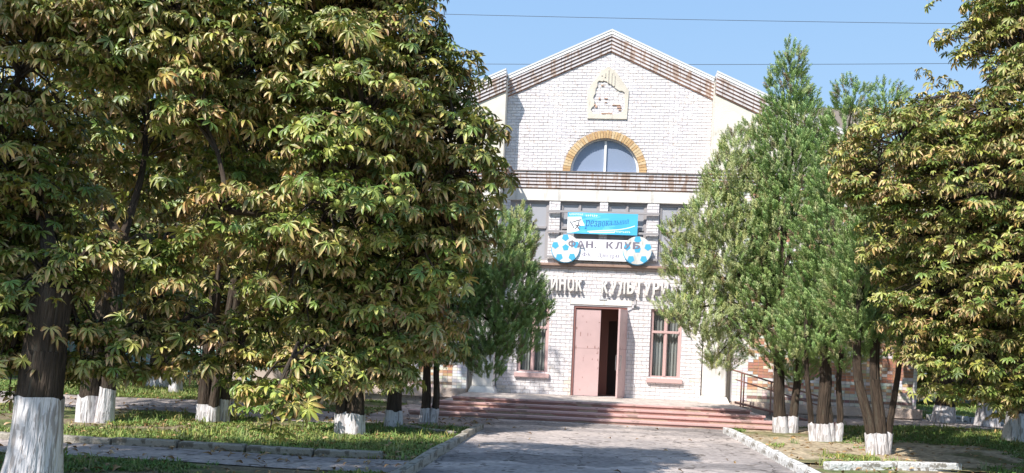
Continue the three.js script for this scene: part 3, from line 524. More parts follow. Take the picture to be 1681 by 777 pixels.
// ------------------------------------------------------------------ foliage geometry
const C_GREEN = [0.10, 0.165, 0.032], C_YEL = [0.30, 0.32, 0.07], C_TAN = [0.43, 0.32, 0.155], C_RUST = [0.27, 0.15, 0.065];
function leafGeo(n, seed, droop, curl, cA, cTip, tipFrom) { // palmate leaf, axis +z, normal +y, span about 1
  const r = rng(seed), pos = [], col = [], idx = [];
  const prof = [[0, 0.02], [0.3, 0.075], [0.62, 0.135], [0.84, 0.10], [1, 0.0]];
  for (let k = 0; k < n; k++) {
    const t = n > 1 ? k / (n - 1) - 0.5 : 0, ang = t * 4.2 + (r() - 0.5) * 0.12, L = (0.56 - 0.2 * Math.abs(t) * 1.6) * (0.9 + 0.2 * r()), dr = droop * (0.7 + 0.6 * r()), cu = curl * (r() - 0.35), tw = (r() - 0.5) * 1.8;
    const base = pos.length / 3;
    prof.forEach(([s, w], i) => {
      const d = L * s, y = -dr * d * s * 0.9 + 0.02 * Math.sin(s * 3) - cu * s * s * s * 0.3, fold = 0.35 * w + curl * w * 0.6, ca = Math.cos(ang), sa = Math.sin(ang), pt = (o, h) => pos.push(sa * d + ca * o * L * 1.12, y + h * L * 1.2 + o * tw * s, 0.06 + ca * d - sa * o * L * 1.12);
      const c = mixc(cA, cTip, sstep(tipFrom - 0.15, tipFrom + 0.15, s)), e = mixc(cA, cTip, sstep(tipFrom - 0.35, tipFrom + 0.05, s));
      pt(-w, fold); pt(0, 0); pt(w, fold); for (const q of [e, c, e]) col.push(...q);
    });
    for (let i = 0; i < prof.length - 1; i++) { const a = base + i * 3; idx.push(a, a + 1, a + 3, a + 1, a + 4, a + 3, a + 1, a + 2, a + 4, a + 2, a + 5, a + 4); }
  }
  const b = pos.length / 3; pos.push(-0.008, 0.03, -0.42, 0.008, 0.03, -0.42, 0.008, 0, 0.07, -0.008, 0, 0.07); for (let k = 0; k < 4; k++) col.push(0.16, 0.13, 0.05); idx.push(b, b + 1, b + 2, b, b + 2, b + 3);
  const g = new THREE.BufferGeometry(); g.setAttribute('position', new THREE.Float32BufferAttribute(pos, 3)); g.setAttribute('color', new THREE.Float32BufferAttribute(col, 3)); g.setIndex(idx); g.computeVertexNormals(); return g;
}
const LEAF = [leafGeo(7, 11, 0.3, 0.3, C_GREEN, mixc(C_GREEN, C_YEL, 0.5), 0.8), leafGeo(7, 12, 0.55, 0.8, mixc(C_GREEN, C_YEL, 0.35), C_TAN, 0.72), leafGeo(6, 13, 0.9, 1.5, mixc(C_YEL, C_TAN, 0.45), C_RUST, 0.7), leafGeo(7, 14, 0.4, 0.6, mixc(C_GREEN, C_YEL, 0.75), C_TAN, 0.95)];
const burrG = (() => { const g = new THREE.IcosahedronGeometry(1, 3), p = g.attributes.position; for (let i = 0; i < p.count; i++) { const k = 1 + 0.12 * hash(Math.round(p.getX(i) * 50) * 7 + 3, Math.round(p.getY(i) * 50) * 13 + Math.round(p.getZ(i) * 50)); p.setXYZ(i, p.getX(i) * k, p.getY(i) * k, p.getZ(i) * k); } g.computeVertexNormals(); return g; })();
const leafTones = [[0.9, 1, 0.9], [1.15, 1.05, 0.9], [1.25, 1.25, 1.0]].map(c => std({ vertexColors: true, roughness: 0.46, side: THREE.DoubleSide, color: lin(...c) }));

function wobble(seed, amp, f = 5) { return (a, l) => amp * (fbm(Math.cos(a) * 1.6 + 9 + seed, l * f * 0.35 + Math.sin(a) * 1.6 + 9, 3) - 0.5) * 2; }
function stem(root, base, pts, radii, seed, wash, seg = 14) { // trunk with a whitewashed sleeve
  const fine = [], fr = []; const curve = new THREE.CatmullRomCurve3(pts); const n = 14;
  for (let i = 0; i <= n; i++) { const t = i / n; fine.push(curve.getPoint(t)); const s = t * (radii.length - 1), k = Math.min(radii.length - 2, Math.floor(s)); fr.push(lerp(radii[k], radii[k + 1], s - k)); }
  const w = wobble(seed, radii[0] * 0.16);
  const tr = part('trunk', tube(fine, fr, seg, w), M.bark, root);
  if (wash) { // re-sample the low part finely
    const wp = [], wr = []; const L = curve.getLength(); const tt = wash / L;
    for (let i = 0; i <= 6; i++) { const t = i / 6 * tt; wp.push(curve.getPoint(t)); const s = t * (radii.length - 1), k = Math.min(radii.length - 2, Math.floor(s)); wr.push(lerp(radii[k], radii[k + 1], s - k) + 0.012); }
    const g = tube(wp, wr, 28, w, false), p = g.attributes.position; // ragged upper edge
    for (let j = 0; j <= 28; j++) { const i = 6 * 29 + j; p.setY(i, p.getY(i) + (fbm((j % 28) * 0.4 + seed * 3, 5, 2) - 0.5) * 0.07); }
    part('whitewash', g, M.whitewash, tr);
  }
  return tr;
}
function chestnut(name, label, o) {
  const r = rng(o.seed), root = thing(name, label, 'tree', o.group); root.position.copy(o.base);
  const B = o.base, rel = (p) => p.clone().sub(B);
  const lobes = o.lobes.map(([p, R]) => [rel(p), R]);
  const c0 = lobes.reduce((a, [p]) => a.add(p), V(0, 0, 0)).divideScalar(lobes.length);
  const fork = o.fork ?? V(c0.x * 0.15, 2.4, c0.z * 0.15);
  const stems = o.stems ?? [[V(0, -0.15, 0), V(fork.x * 0.3, 0.5, fork.z * 0.3), V(fork.x * 0.6, 1.3, fork.z * 0.6), fork]];
  stems.forEach((pts, k) => { const R = (o.radius ?? 0.2) * (k ? 0.7 : 1); stem(root, B, pts, [R * 1.3, R, R * 0.92, R * 0.9], o.seed + k, o.wash ?? 1.0); });
  const top = stems[0][stems[0].length - 1];
  const all = [], twigs = [];
  lobes.sort((a, b) => a[0].distanceTo(top) - b[0].distanceTo(top));
  lobes.forEach(([c, R], li) => {
    // limb from the fork or from the nearest lobe already reached
    let from = top.clone().add(V(0, -0.1, 0)), best = c.distanceTo(top) * 0.62, lr = (o.radius ?? 0.2) * 0.45;
    for (let k = 0; k < li; k++) { const d = c.distanceTo(lobes[k][0]); if (d < best) { best = d; from = lobes[k][0]; lr = (o.radius ?? 0.2) * 0.2; } }
    lr *= clamp(R / 0.55, 0.25, 1);
    const mid = from.clone().lerp(c, 0.5).add(V((r() - 0.5) * 0.25, 0.1 + r() * 0.2, (r() - 0.5) * 0.25));
    const cv = new THREE.CatmullRomCurve3([from, mid, c]);
    const br = [tube(cv.getPoints(7), [1, 0.92, 0.84, 0.76, 0.68, 0.6, 0.5, 0.42].map(k => k * lr), 7, wobble(li, lr * 0.15))];
    const n = Math.round(o.density * R * R);
    for (let k = 0; k < n; k++) {
      let d; do d = V(r() * 2 - 1, r() * 2 - 1, r() * 2 - 1); while (d.lengthSq() > 1 || d.lengthSq() < 0.01); d.normalize();
      const rr = R * (0.45 + 0.6 * Math.sqrt(r())) * (0.82 + 0.36 * vnoise(d.x * 2.5 + li * 9, d.y * 2.5 + d.z * 2)) * (r() < 0.1 && R > 0.4 ? 1.28 : 1), p = V(c.x + d.x * rr, c.y + d.y * rr * 0.9, c.z + d.z * rr);
      { const wv = p.clone().add(B); if (vnoise(wv.x * 1.5 + wv.z * 0.8 + 60, wv.y * 1.7 + wv.z * 0.6 + 60) < 0.3 && r() < 0.8 && R > 0.4) continue; }
      { const sp = 0.42, ph = hash(li, o.seed) * sp + 0.12 * vnoise(p.x * 1.3 + 40, p.z * 1.3 + 40); p.y = lerp(p.y, Math.round((p.y - ph) / sp) * sp + ph, 0.45); }
      if (p.y < (o.floor ?? 1.5)) continue;
      if (k % 3 === 0) { const s0 = cv.getPoint(0.45 + 0.5 * r()), m = s0.clone().lerp(p, 0.5).add(V(0, 0.12, 0)); br.push(tube([s0, m, p], [0.016, 0.010, 0.005], 5)); }
      const nrm = V(d.x * 0.32, 0.85 + d.y * 0.15, d.z * 0.32).normalize(), dryC = r(), nl = 5 + Math.floor(r() * 5);
      for (let q = 0; q < nl; q++) {
        const wild = r() < 0.35 ? 2.6 : 1.0, az = q / nl * 6.283 + r() * 0.9, out = V(Math.cos(az), 0, Math.sin(az)); out.addScaledVector(nrm, -out.dot(nrm)).normalize();
        const ln = nrm.clone().addScaledVector(out, 0.05 + r() * 0.4).add(V((r() - 0.5) * wild, (r() - 0.5) * 0.5 * wild, (r() - 0.5) * wild)).normalize();
        const z = out.clone().addScaledVector(ln, -out.dot(ln)).normalize(), x = ln.clone().cross(z);
        const s = (o.leaf ?? 0.42) * (0.6 + 0.75 * r()), pos = p.clone().addScaledVector(out, s * (0.4 + 0.35 * r())).addScaledVector(nrm, (r() - 0.5) * 0.14);
        const v = dryC * 0.62 + r() * 0.38, kind = v < 0.40 ? 0 : v < 0.58 ? 3 : v < 0.78 ? 1 : v < 0.90 ? 2 : 3, b = 0.6 + 0.8 * r();
        const m = new THREE.Matrix4().makeBasis(x.multiplyScalar(s), ln.clone().multiplyScalar(s), z.clone().multiplyScalar(s)).setPosition(pos);
        all.push({ m, kind, pos, c: [b * (0.95 + 0.25 * r()), b, b * (0.8 + 0.3 * r())] });
      }
    }
    part('branch', mergeGeometries(br), M.bark, root);
  });
  if (o.singles) { // the leaves that show largest are parts of their own
    for (const l of all) { const [px, py, d] = toPx(l.pos.clone().add(B)); l.d = px > 0 && px < 1681 && py > 0 && py < 777 ? d : 1e3; }
    all.sort((a, b) => a.d - b.d);
    for (const l of all.splice(0, o.singles)) { const m = part('leaf', LEAF[l.kind], leafTones[Math.floor(r() * 3)], root); m.matrixAutoUpdate = true; l.m.decompose(m.position, m.quaternion, m.scale); if (r() < (o.fruits ?? 0) / o.singles) { const f = part('chestnut_husk', burrG, M.burr, root); f.position.copy(l.pos).add(V((r() - 0.5) * 0.1, -0.02, (r() - 0.5) * 0.1)); f.scale.setScalar(0.03 + 0.008 * r()); } }
  }
  LEAF.forEach((g, k) => {
    const list = all.filter(l => l.kind === k); if (!list.length) return;
    const im = new THREE.InstancedMesh(g, M.leaf, list.length); im.name = 'crown'; im.userData.kind = 'stuff'; shade(im);
    list.forEach((l, i) => { im.setMatrixAt(i, l.m); im.setColorAt(i, new THREE.Color().setRGB(...l.c)); }); root.add(im);
  });
  return root;
}
// conifer sprig: feathery plume along +y
function sprigGeo(seed, cA, cB) {
  const r = rng(seed), pos = [], col = [], idx = [];
  for (let k = 0; k < 44; k++) {
    const t = (k + 0.5) / 44, a = k * 2.4 + r(), y0 = t * 0.85, L = (0.36 - 0.2 * t) * (0.6 + 0.7 * r()), up = 0.7 + 0.9 * r(), d = V(Math.cos(a), up, Math.sin(a)).normalize(), side = V(-Math.sin(a), (r() - 0.5), Math.cos(a)).normalize().multiplyScalar(0.02 + 0.014 * r());
    const b = pos.length / 3, o = V(0, y0, 0), m = o.clone().addScaledVector(d, L * 0.55), e = o.clone().addScaledVector(d, L).add(V(0, -0.03 * r(), 0)), c = mixc(cA, cB, r());
    for (const q of [o, m.clone().add(side), m.clone().sub(side), e]) pos.push(q.x, q.y, q.z); for (let z = 0; z < 4; z++) col.push(...c); idx.push(b, b + 1, b + 2, b + 1, b + 3, b + 2);
  }
  const g = new THREE.BufferGeometry(); g.setAttribute('position', new THREE.Float32BufferAttribute(pos, 3)); g.setAttribute('color', new THREE.Float32BufferAttribute(col, 3)); g.setIndex(idx); g.computeVertexNormals(); return g;
}
const SPRIG = [sprigGeo(1, [0.19, 0.30, 0.09], [0.27, 0.39, 0.13]), sprigGeo(2, [0.37, 0.44, 0.18], [0.50, 0.55, 0.26]), sprigGeo(3, [0.26, 0.19, 0.11], [0.30, 0.24, 0.16])];
function juniper(name, label, o) {
  const r = rng(o.seed), root = thing(name, label, 'tree', o.group), B = o.base; root.position.copy(B);
  o.stems.forEach(([pts, R], k) => stem(root, B, pts.map(p => p.clone().sub(B)), [R * 1.25, R, R * 0.85, R * 0.6], o.seed * 3 + k, o.wash ?? 0.72, 10));
  const all = [], top = o.stems[0][0][o.stems[0][0].length - 1].clone().sub(B);
  const br = [];
  for (const [pw, R, pale, sq = 1] of o.lobes) {
    const c = pw.clone().sub(B), n = Math.round(o.density * R * R * 330);
    br.push(tube([top, top.clone().lerp(c, 0.5).add(V(0, 0.2, 0)), c], [0.05, 0.03, 0.012], 6));
    for (let k = 0; k < n; k++) {
      let d; do d = V(r() * 2 - 1, r() * 2 - 1, r() * 2 - 1); while (d.lengthSq() > 1 || d.lengthSq() < 0.01); d.normalize();
      const clump = vnoise(d.x * 3 + c.x * 2 + 20, d.y * 3 + c.y * 2 + d.z * 2.5 + 20); if (clump < 0.32 && r() < 0.5) continue;
      const rr = R * (0.45 + 0.5 * Math.sqrt(r())) * (0.72 + 0.56 * clump), p = V(c.x + d.x * rr, c.y + d.y * rr * sq, c.z + d.z * rr);
      const dir = V(d.x * 0.6, 0.75 + d.y * 0.3, d.z * 0.6).add(V((r() - 0.5) * 0.6, (r() - 0.5) * 0.4, (r() - 0.5) * 0.6)).normalize(), qn = new THREE.Quaternion().setFromUnitVectors(U0, dir), s = 0.15 + 0.15 * r();
      const kind = r() < 0.045 ? 2 : r() < pale ? 1 : 0, b = 0.75 + 0.5 * r();
      all.push({ kind, m: new THREE.Matrix4().compose(p, qn, V(s, s, s)), c: [b * (0.92 + 0.2 * r()), b, b * (0.85 + 0.3 * r())] });
    }
  }
  part('branch', mergeGeometries(br), M.bark, root);
  SPRIG.forEach((g, k) => { const list = all.filter(l => l.kind === k); if (!list.length) return; const im = new THREE.InstancedMesh(g, M.conifer, list.length); im.name = 'crown'; im.userData.kind = 'stuff'; shade(im); list.forEach((l, i) => { im.setMatrixAt(i, l.m); im.setColorAt(i, new THREE.Color().setRGB(...l.c)); }); root.add(im); });
  return root;
}
const L = (d, s, list) => list.map(([x, y, rp, dd = 0]) => [P(x, y, d + dd), rp / FPX * (d + dd) * s]);

// ------------------------------------------------------------------ trees
{
  // old chestnut by the cross path: its crown fills the left of the view
  const b1 = G(46, 800);
  chestnut('chestnut_tree', 'great browning chestnut with thick whitewashed trunk beside the narrow crossing path', { base: b1, seed: 21, radius: 0.2, wash: 0.98, density: 260, leaf: 0.178, floor: 0.55, singles: 290, fruits: 44,
    fork: V(0.1, 1.9, -0.1),
    lobes: L(8.5, 1, [[640, 40, 95], [690, 130, 80], [735, 215, 68], [758, 290, 58], [730, 370, 72], [690, 440, 78], [640, 520, 72], [590, 575, 58], [680, 320, 95, 0.5], [560, 60, 125], [590, 200, 125, -0.4], [560, 330, 110, -0.6], [500, 450, 95, -0.3], [580, 440, 90, 0.2], [520, 560, 60], [430, 545, 55, 0.3],
      [430, 90, 125], [400, 230, 105, 0.3], [375, 345, 60, -0.7], [290, 40, 115], [320, 175, 62, -0.5], [430, 420, 70, 0.4], [60, 90, 140], [170, 50, 120], [-60, 250, 170], [60, 330, 95, 0.4], [60, 490, 90, -0.3], [130, 565, 50], [-60, 480, 140], [20, 570, 55, -0.4], [270, 500, 55, 0.6], [300, 420, 45, -0.3],
      [560, -120, 150], [330, -170, 180], [60, -150, 150], [635, -60, 95], [600, -220, 120], [180, 575, 48], [250, 560, 52, 0.4], [330, 565, 46, 0.2], [20, 610, 42], [100, 610, 40, 0.3], [390, 600, 34, 0.2], [200, 410, 42, -0.4], [120, 445, 42, -0.4], [260, 440, 36, -0.2], [640, 600, 40], [700, 540, 45, 0.4], [785, 235, 32, 0.3], [800, 305, 28, 0.3], [755, 150, 30, 0.2], [790, 380, 26, 0.3], [450, 655, 50, -1.1], [505, 625, 48, -0.6], [545, 600, 45, -0.4]]) });
  const b5 = G(578, 714);
  chestnut('chestnut_tree', 'smaller chestnut with twin whitewashed stems on the lawn edge behind the great chestnut', { base: b5, seed: 31, radius: 0.15, wash: 0.6, density: 66, leaf: 0.25, floor: 0.8, stems: [[V(0, -0.1, 0), V(0.03, 0.5, 0), V(0.06, 1.2, 0), V(0.05, 2.2, -0.1)], [V(-0.14, -0.1, 0.05), V(-0.2, 0.5, 0), V(-0.25, 1.3, 0), V(-0.2, 2.2, -0.1)]],
    lobes: L(14.2, 1, [[560, 480, 90], [640, 500, 70], [500, 520, 80], [590, 400, 90], [530, 600, 45], [630, 590, 50], [480, 420, 90], [610, 640, 30], [600, 270, 95], [545, 230, 90], [620, 340, 80], [560, 40, 95], [600, 120, 85], [530, 140, 95]]) });
  chestnut('chestnut_tree', 'chestnut with forked whitewashed trunk near the lower left path end', { base: G(645, 702), seed: 41, radius: 0.14, wash: 0.62, density: 66, leaf: 0.25, floor: 1.1,
    lobes: L(16.2, 1, [[650, 440, 80], [600, 470, 80], [690, 500, 65], [720, 560, 45], [660, 570, 55], [690, 420, 60]]) });
  const b2 = G(155, 693);
  chestnut('chestnut_tree', 'chestnut with split trunk, one side whitewashed and one hollow dark', { base: b2, seed: 51, radius: 0.17, wash: 1.0, density: 24, leaf: 0.38, floor: 1.6, stems: [[V(-0.12, -0.1, 0), V(-0.1, 0.5, 0), V(-0.02, 1.3, 0), V(0.35, 3.2, 0)], [V(0.16, -0.1, 0.02), V(0.2, 0.5, 0), V(0.25, 1.3, 0), V(0.3, 2.6, 0)]],
    lobes: L(15, 1, [[180, 80, 170], [60, 200, 160], [240, 200, 130, 0.5], [120, 430, 110], [250, 470, 110, 0.6], [20, 470, 120], [150, -120, 200]]) });
  chestnut('chestnut_tree', 'chestnut with three slim whitewashed stems standing on sunlit grass', { base: G(345, 693), seed: 61, radius: 0.12, wash: 0.6, density: 26, leaf: 0.38, floor: 1.5, stems: [[V(-0.1, -0.1, 0), V(-0.12, 0.5, 0), V(-0.1, 1.3, 0), V(0, 2.5, 0)], [V(0.08, -0.1, 0.08), V(0.1, 0.5, 0.1), V(0.16, 1.3, 0), V(0.35, 2.6, 0)], [V(0.18, -0.1, -0.1), V(0.22, 0.6, -0.1), V(0.3, 1.4, -0.1), V(0.4, 2.4, 0)]],
    lobes: L(16, 1, [[360, 330, 130], [440, 220, 130], [330, 480, 110], [430, 500, 100, 0.6], [300, 130, 150, 0.5], [420, -40, 170], [370, 560, 50]]) });
  // unseen tree left of the viewer, added to shade the thick trunk and lawn
  chestnut('chestnut_tree', 'unseen chestnut added beyond the left edge whose shade falls on the thick whitewashed trunk', { base: V(-10.2, 0, 19.2), seed: 71, radius: 0.22, wash: 1, density: 24, leaf: 0.42, floor: 3, singles: 0,
    lobes: [[V(-9.6, 6.4, 18.6), 1.9], [V(-8.2, 6.9, 17.7), 1.5], [V(-11, 6, 20), 2.0], [V(-9.4, 8.4, 18.8), 1.6], [V(-10.6, 4.6, 18.4), 1.5], [V(-8.9, 4.9, 17.9), 1.2]] });
  // far trees on the left
  for (const [px, py, sd] of [[287, 646, 1], [262, 636, 2]]) {
    const b = G(px, py), q = (x, y, z, R) => [b.clone().add(V(x, y, z)), R];
    chestnut('chestnut_tree', sd === 1 ? 'slim chestnut on the far sunlit lawn before the painted fence' : 'stout short-trunked chestnut farther back on the sunlit lawn', { base: b, seed: 80 + sd, radius: sd === 1 ? 0.13 : 0.3, wash: 0.8, density: 7, leaf: 0.6, floor: 1.7, lobes: [q(0, 4.5, 0, 2.4), q(-1.5, 3.4, 0.4, 1.7), q(1.5, 3.5, 0.3, 1.7), q(0.2, 6.5, 0, 2.2)] });
  }
  // big chestnut on the right
  const RB = P(1880, 640, 12.6); RB.y = GY(RB.x, RB.z);
  chestnut('chestnut_tree', 'large rust-tinged chestnut reaching over the lawn beside the junipers', { base: RB, seed: 91, radius: 0.24, wash: 1, density: 235, leaf: 0.168, floor: 0.9, singles: 60, fruits: 6,
    lobes: L(12.6, 1, [[1470, 255, 95], [1545, 200, 95], [1500, 380, 85], [1600, 300, 130, -0.8], [1690, 60, 115, -0.3], [1700, 200, 130, -0.8], [1560, 470, 95, -0.3], [1660, 450, 130, -1], [1520, 540, 70], [1600, 590, 85, -0.5], [1700, 600, 90, -0.8], [1680, 665, 50, -0.6], [1760, -60, 170], [1800, 300, 160], [1430, 300, 50], [1800, 520, 150]]) });
  for (const [px, py, sd, lb] of [[1548, 694, 3, 'dark chestnut trunk standing in shade beyond the end of the building'], [1620, 700, 4, 'low whitewashed chestnut trunk behind the white kerb'], [1668, 727, 5, 'chestnut with bright whitewashed trunk beside the pale side path']]) {
    const b = G(px, py), q = (x, y, z, R) => [b.clone().add(V(x, y, z)), R];
    chestnut('chestnut_tree', lb, { base: b, seed: 80 + sd, radius: sd === 5 ? 0.2 : 0.22, wash: sd === 3 ? 0.75 : 0.95, density: 8, leaf: 0.52, floor: 1.5, lobes: [q(0.4, 4.2, 0, 2.2), q(-1.2, 3.3, 0.4, 1.5), q(1.6, 3.5, 0.3, 1.7), q(0.2, 5.8, 0, 1.8)] });
  }
  // junipers
  const st = (px, py, d, list) => list.map(([dx0, dx1, R, y1 = 560]) => { const a = P(px + dx0, py, d), e = P(px + dx1, y1, d); a.y = GY(a.x, a.z) - 0.12; const m1 = a.clone().lerp(e, 0.3), m2 = a.clone().lerp(e, 0.65).add(V(0.10 * Math.sin(dx0 * 3 + px), 0, 0.08 * Math.cos(dx1))); return [[a, m1, m2, e.add(V(0, 0.6, 0))], R]; });
  const J1 = G(1293, 713), J2 = G(1352, 727), J3 = G(1443, 749), JL = G(703, 694);
  const dep = (b) => toPx(b)[2];
  juniper('juniper_tree', 'tall pointed juniper with pale green left side beside the steps', { base: J1, seed: 5, density: 3.4, stems: st(1290, 713, dep(J1), [[-8, -14, 0.13], [10, 22, 0.085]]),
    lobes: [...L(dep(J1), 1, [[1300, 105, 24], [1295, 150, 38], [1305, 205, 50], [1290, 265, 60], [1315, 320, 80], [1300, 410, 95], [1285, 510, 85], [1310, 580, 50]]).map(a => [...a, 0.18, 1.15]), ...L(dep(J1) + 0.4, 1, [[1215, 250, 34], [1190, 300, 42], [1240, 330, 60], [1165, 365, 50], [1205, 420, 75], [1130, 440, 48], [1150, 520, 52], [1115, 510, 36], [1180, 580, 36], [1235, 500, 60], [1110, 385, 26], [1245, 215, 22]]).map(a => [...a, 0.85])] });
  juniper('juniper_tree', 'juniper with several dark stems and bright green foliage in mid bed', { base: J2, seed: 6, density: 3.2, stems: st(1352, 727, dep(J2), [[0, -4, 0.13], [-16, -32, 0.055], [22, 40, 0.06], [12, 2, 0.07]]),
    lobes: L(dep(J2), 1, [[1400, 165, 28], [1395, 220, 42], [1385, 300, 60], [1375, 390, 75], [1370, 480, 75], [1385, 550, 60], [1330, 540, 55]]).map(a => [...a, 0.2, 1.1]) });
  juniper('juniper_tree', 'juniper with three bare leaning stems nearest the white kerb end', { base: J3, seed: 7, density: 3.0, stems: st(1443, 749, dep(J3), [[-8, -34, 0.085, 540], [4, -4, 0.1, 540], [10, 40, 0.055, 530]]),
    lobes: L(dep(J3) + 0.1, 1, [[1455, 165, 22], [1450, 230, 42], [1445, 330, 60], [1440, 430, 75], [1410, 490, 62], [1455, 520, 60], [1425, 550, 40], [1470, 480, 50]]).map(a => [...a, 0.2, 1.1]) });
  juniper('juniper_tree', 'shaded juniper with twin slim stems left of the steps', { base: JL, seed: 8, density: 3.6, wash: 0.6, stems: st(703, 694, dep(JL), [[-7, 6, 0.09, 540], [6, 30, 0.07, 540]]),
    lobes: [...L(dep(JL) + 0.2, 1, [[800, 430, 70], [835, 490, 62], [870, 510, 34], [795, 540, 62], [845, 560, 40], [800, 595, 34], [760, 480, 60], [730, 560, 55]]).map(a => [...a, 0.0]), ...L(dep(JL), 1, [[848, 365, 22], [852, 400, 30], [845, 440, 36]]).map(a => [...a, 0.7])] });
}

// ------------------------------------------------------------------ background
{
  // painted fence beyond the left lawn
  const z = -5.2, f = thing('painted_fence', 'low pale wall with turquoise iron railings beyond the left lawn', 'fence');
  const turq = std({ color: lin(0.30, 0.58, 0.55), roughness: 0.6 }), wl = std({ color: lin(0.72, 0.66, 0.66), map: plasterT });
  for (let k = 0; k < 9; k++) {
    const x0 = -9.6 - k * 2.2, g = GY(x0, z);
    part('wall_panel', boxG(x0 - 2.19, x0, g - 0.1, g + 0.42, z, z + 0.12), std({ color: lin(0.55, 0.47, 0.45), map: plasterT }), f);
    part('back_panel', boxG(x0 - 2.19, x0, g + 0.425, g + 1.15, z - 0.06, z - 0.02), wl, f);
    part('post', boxG(x0 - 0.06, x0 + 0.06, g, g + 1.25, z + 0.125, z + 0.2), turq, f);
    for (let j = 1; j < 10; j++) part('bar', pipe([V(x0 - j * 0.22, g + 0.42, z + 0.06), V(x0 - j * 0.22, g + 1.05, z + 0.06)], 0.018, 5), turq, f);
    for (let j = 0; j < 4; j++) { const t = new THREE.TorusGeometry(0.17, 0.018, 5, 18); t.translate(x0 - 0.38 - j * 0.5, g + 0.78, z + 0.085); part('ring', t, turq, f); }
    part('rail', boxG(x0 - 2.19, x0, g + 0.48, g + 0.52, z + 0.03, z + 0.05), turq, f); part('rail', boxG(x0 - 2.19, x0, g + 1.0, g + 1.04, z + 0.03, z + 0.05), turq, f);
  }
  // trees closing the view on both sides
  let proto = null; const r = rng(9);
  const spots = [[-13, -13], [-18, -9], [-23, -14], [-28, -6], [-20, 1], [-27, 3], [-34, -12], [-16, -20], [-33, 4], [14, -12], [19, -8], [24, -13], [18, -17], [29, -6], [24, -2], [34, -12]];
  for (const [x, zz] of spots) {
    if (!proto) { const b = V(0, 0, 0), q = (a, c, d, R) => [V(a, c, d), R]; proto = chestnut('background_tree', 'leafy tree in the belt closing the view behind the lawns', { base: b, seed: 200, radius: 0.22, wash: 0, density: 8, leaf: 0.75, floor: 0.6, lobes: [q(0, 5, 0, 2.8), q(-1.9, 3.4, 0.5, 2.1), q(1.9, 3.5, 0.3, 2.1), q(0.3, 7.2, 0, 2.4), q(0, 2.6, 1.6, 1.8), q(-2.2, 1.6, 1, 1.3), q(2, 1.6, 1, 1.3)], group: 'trees of the belt behind the lawns' }); proto.position.set(x, GY(x, zz), zz); continue; }
    const c = proto.clone(); c.name = numbered('background_tree'); c.position.set(x, GY(x, zz), zz); c.rotation.y = r() * 6.28; const s = 0.85 + 0.35 * r(); c.scale.set(s, s * (0.9 + 0.25 * r()), s); scene.add(c);
  }
}

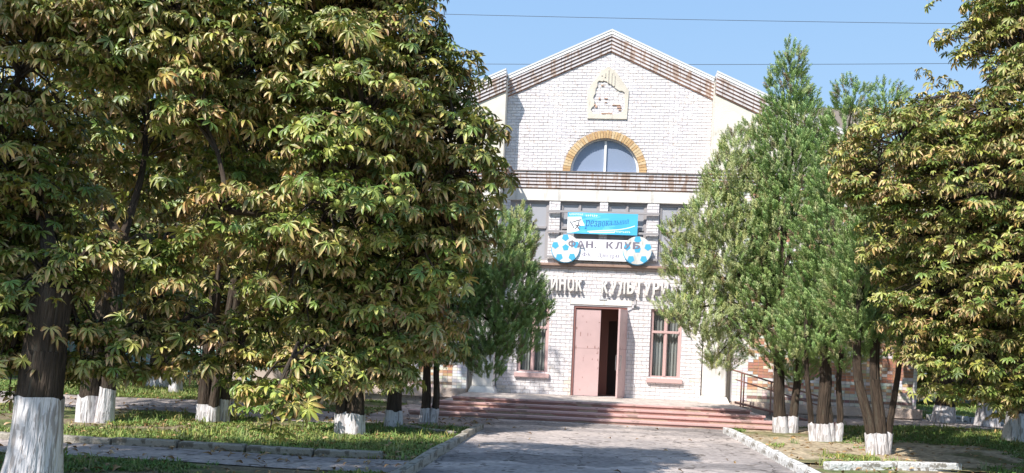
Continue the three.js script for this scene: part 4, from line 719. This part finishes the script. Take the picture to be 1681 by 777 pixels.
// ------------------------------------------------------------------ grass and litter
{
  const tuft = (seed, n, h, lean) => { const r = rng(seed), pos = [], col = [], idx = []; for (let k = 0; k < n; k++) { const a = r() * 6.28, d = V(Math.cos(a), 0, Math.sin(a)), w = 0.004 + 0.004 * r(), H = h * (0.5 + 0.8 * r()), le = lean * (0.3 + r()), o = V((r() - 0.5) * 0.12, 0, (r() - 0.5) * 0.12), s = V(-d.z * w, 0, d.x * w), b = pos.length / 3, m = o.clone().addScaledVector(d, H * le * 0.35).add(V(0, H * 0.6, 0)), e = o.clone().addScaledVector(d, H * le).add(V(0, H * (1 - 0.3 * le), 0)), c = mixc([0.15, 0.22, 0.05], [0.40, 0.37, 0.15], r() * r()); for (const q of [o.clone().sub(s), o.clone().add(s), m.clone().sub(s), m.clone().add(s), e]) pos.push(q.x, q.y, q.z); for (let z = 0; z < 5; z++) col.push(...c); idx.push(b, b + 1, b + 2, b + 1, b + 3, b + 2, b + 2, b + 3, b + 4); } const g = new THREE.BufferGeometry(); g.setAttribute('position', new THREE.Float32BufferAttribute(pos, 3)); g.setAttribute('color', new THREE.Float32BufferAttribute(col, 3)); g.setIndex(idx); g.computeVertexNormals(); return g; };
  const geos = [tuft(1, 16, 0.055, 1.1), tuft(2, 10, 0.11, 0.8), tuft(3, 18, 0.035, 1.4)];
  const r = rng(17), list = [[], [], []];
  const clear = (x, z) => (x > -2.4 && x < 2.78 && z > 3.2) || (z > -0.2 && z < 6.9 && x < 2.7 && x > -5.1) || (z > 5.0 && z < 7.35 && x <= -5) || (z > 0 && z < 3.3 && x > 2) || (z > 12.2 && z < 13.55 && x < -2.2) || (Math.abs(x) < 8.3 && z < 0.7 && z > -18.5) || (x > 2.7 && z > 10.6);
  const add = (x, z, dens) => {
    if (clear(x, z)) return; const right = x > 2.7, n = fbm(x * 0.5 + 30, z * 0.5 + 30, 3), thr = right ? lerp(0.60, 0.34, sstep(5.2, 7.5, x))  : 0.42; if (n < thr - 0.1 + 0.2 * r()) return;
    const k = r() < 0.5 ? 0 : r() < 0.12 ? 1 : 2, s = 0.7 + 0.7 * r(), dry = sstep(0.45, 0.65, fbm(x * 0.3 + 5, z * 0.3 + 70, 3)) * (right ? 0.8 : 0.6);
    list[k].push([x, z, s, r() * 6.28, mixc([0.9, 1, 0.9], [1.5, 1.2, 1.1], dry * r()).map(v => v * (0.8 + 0.4 * r()))]);
  };
  for (let k = 0; k < 56000; k++) add(-2.3 - r() * 14, 0 + r() * 16.5);
  for (let k = 0; k < 16000; k++) add(-9 - r() * 20, -8 + r() * 13);
  for (let k = 0; k < 15000; k++) add(2.8 + r() * 9, 2.5 + r() * 8);
  for (let k = 0; k < 9000; k++) add(8.3 + r() * 18, -14 + r() * 15);
  geos.forEach((g, k) => { const im = new THREE.InstancedMesh(g, M.blade, list[k].length); im.name = numbered('grass'); im.userData = { kind: 'stuff', label: ['short green grass of the lawns', 'taller grass tufts of the lawns', 'low creeping grass of the lawns'][k], category: 'grass' }; shade(im); list[k].forEach(([x, z, s, a, c], i) => { im.setMatrixAt(i, new THREE.Matrix4().compose(V(x, GY(x, z) + (x > 2.7 ? 0.02 : -0.005), z), new THREE.Quaternion().setFromAxisAngle(U0, a), V(s, s, s))); im.setColorAt(i, new THREE.Color().setRGB(...c)); }); scene.add(im); });
  // fallen leaves
  const lit = []; for (let k = 0; k < 2600; k++) { const x = -12 + r() * 22, z = 3.5 + r() * 12, onPath = x > -2.2 && x < 2.6; if (onPath && r() < 0.96) continue; if (z < 4.6 && Math.abs(x) < 4.4) continue; lit.push([x, z]); }
  const lg = leafGeo(1, 5, 0.3, 0.9, C_TAN, C_RUST, 0.6); const im = new THREE.InstancedMesh(lg, M.leaf, lit.length); im.name = 'fallen_leaves'; im.userData = { kind: 'stuff', label: 'dry brown leaflets scattered on lawn and path', category: 'leaves' }; shade(im);
  lit.forEach(([x, z], i) => { const s = 0.12 + 0.1 * r(), b = 0.7 + 0.6 * r(); im.setMatrixAt(i, new THREE.Matrix4().compose(V(x, GY(x, z) + 0.035, z), new THREE.Quaternion().setFromEuler(new THREE.Euler((r() - 0.5) * 0.6, r() * 6.28, (r() - 0.5) * 0.6)), V(s, s, s))); im.setColorAt(i, new THREE.Color().setRGB(b, b * 0.95, b * 0.9)); }); scene.add(im);
}
renderer.render(scene, camera);
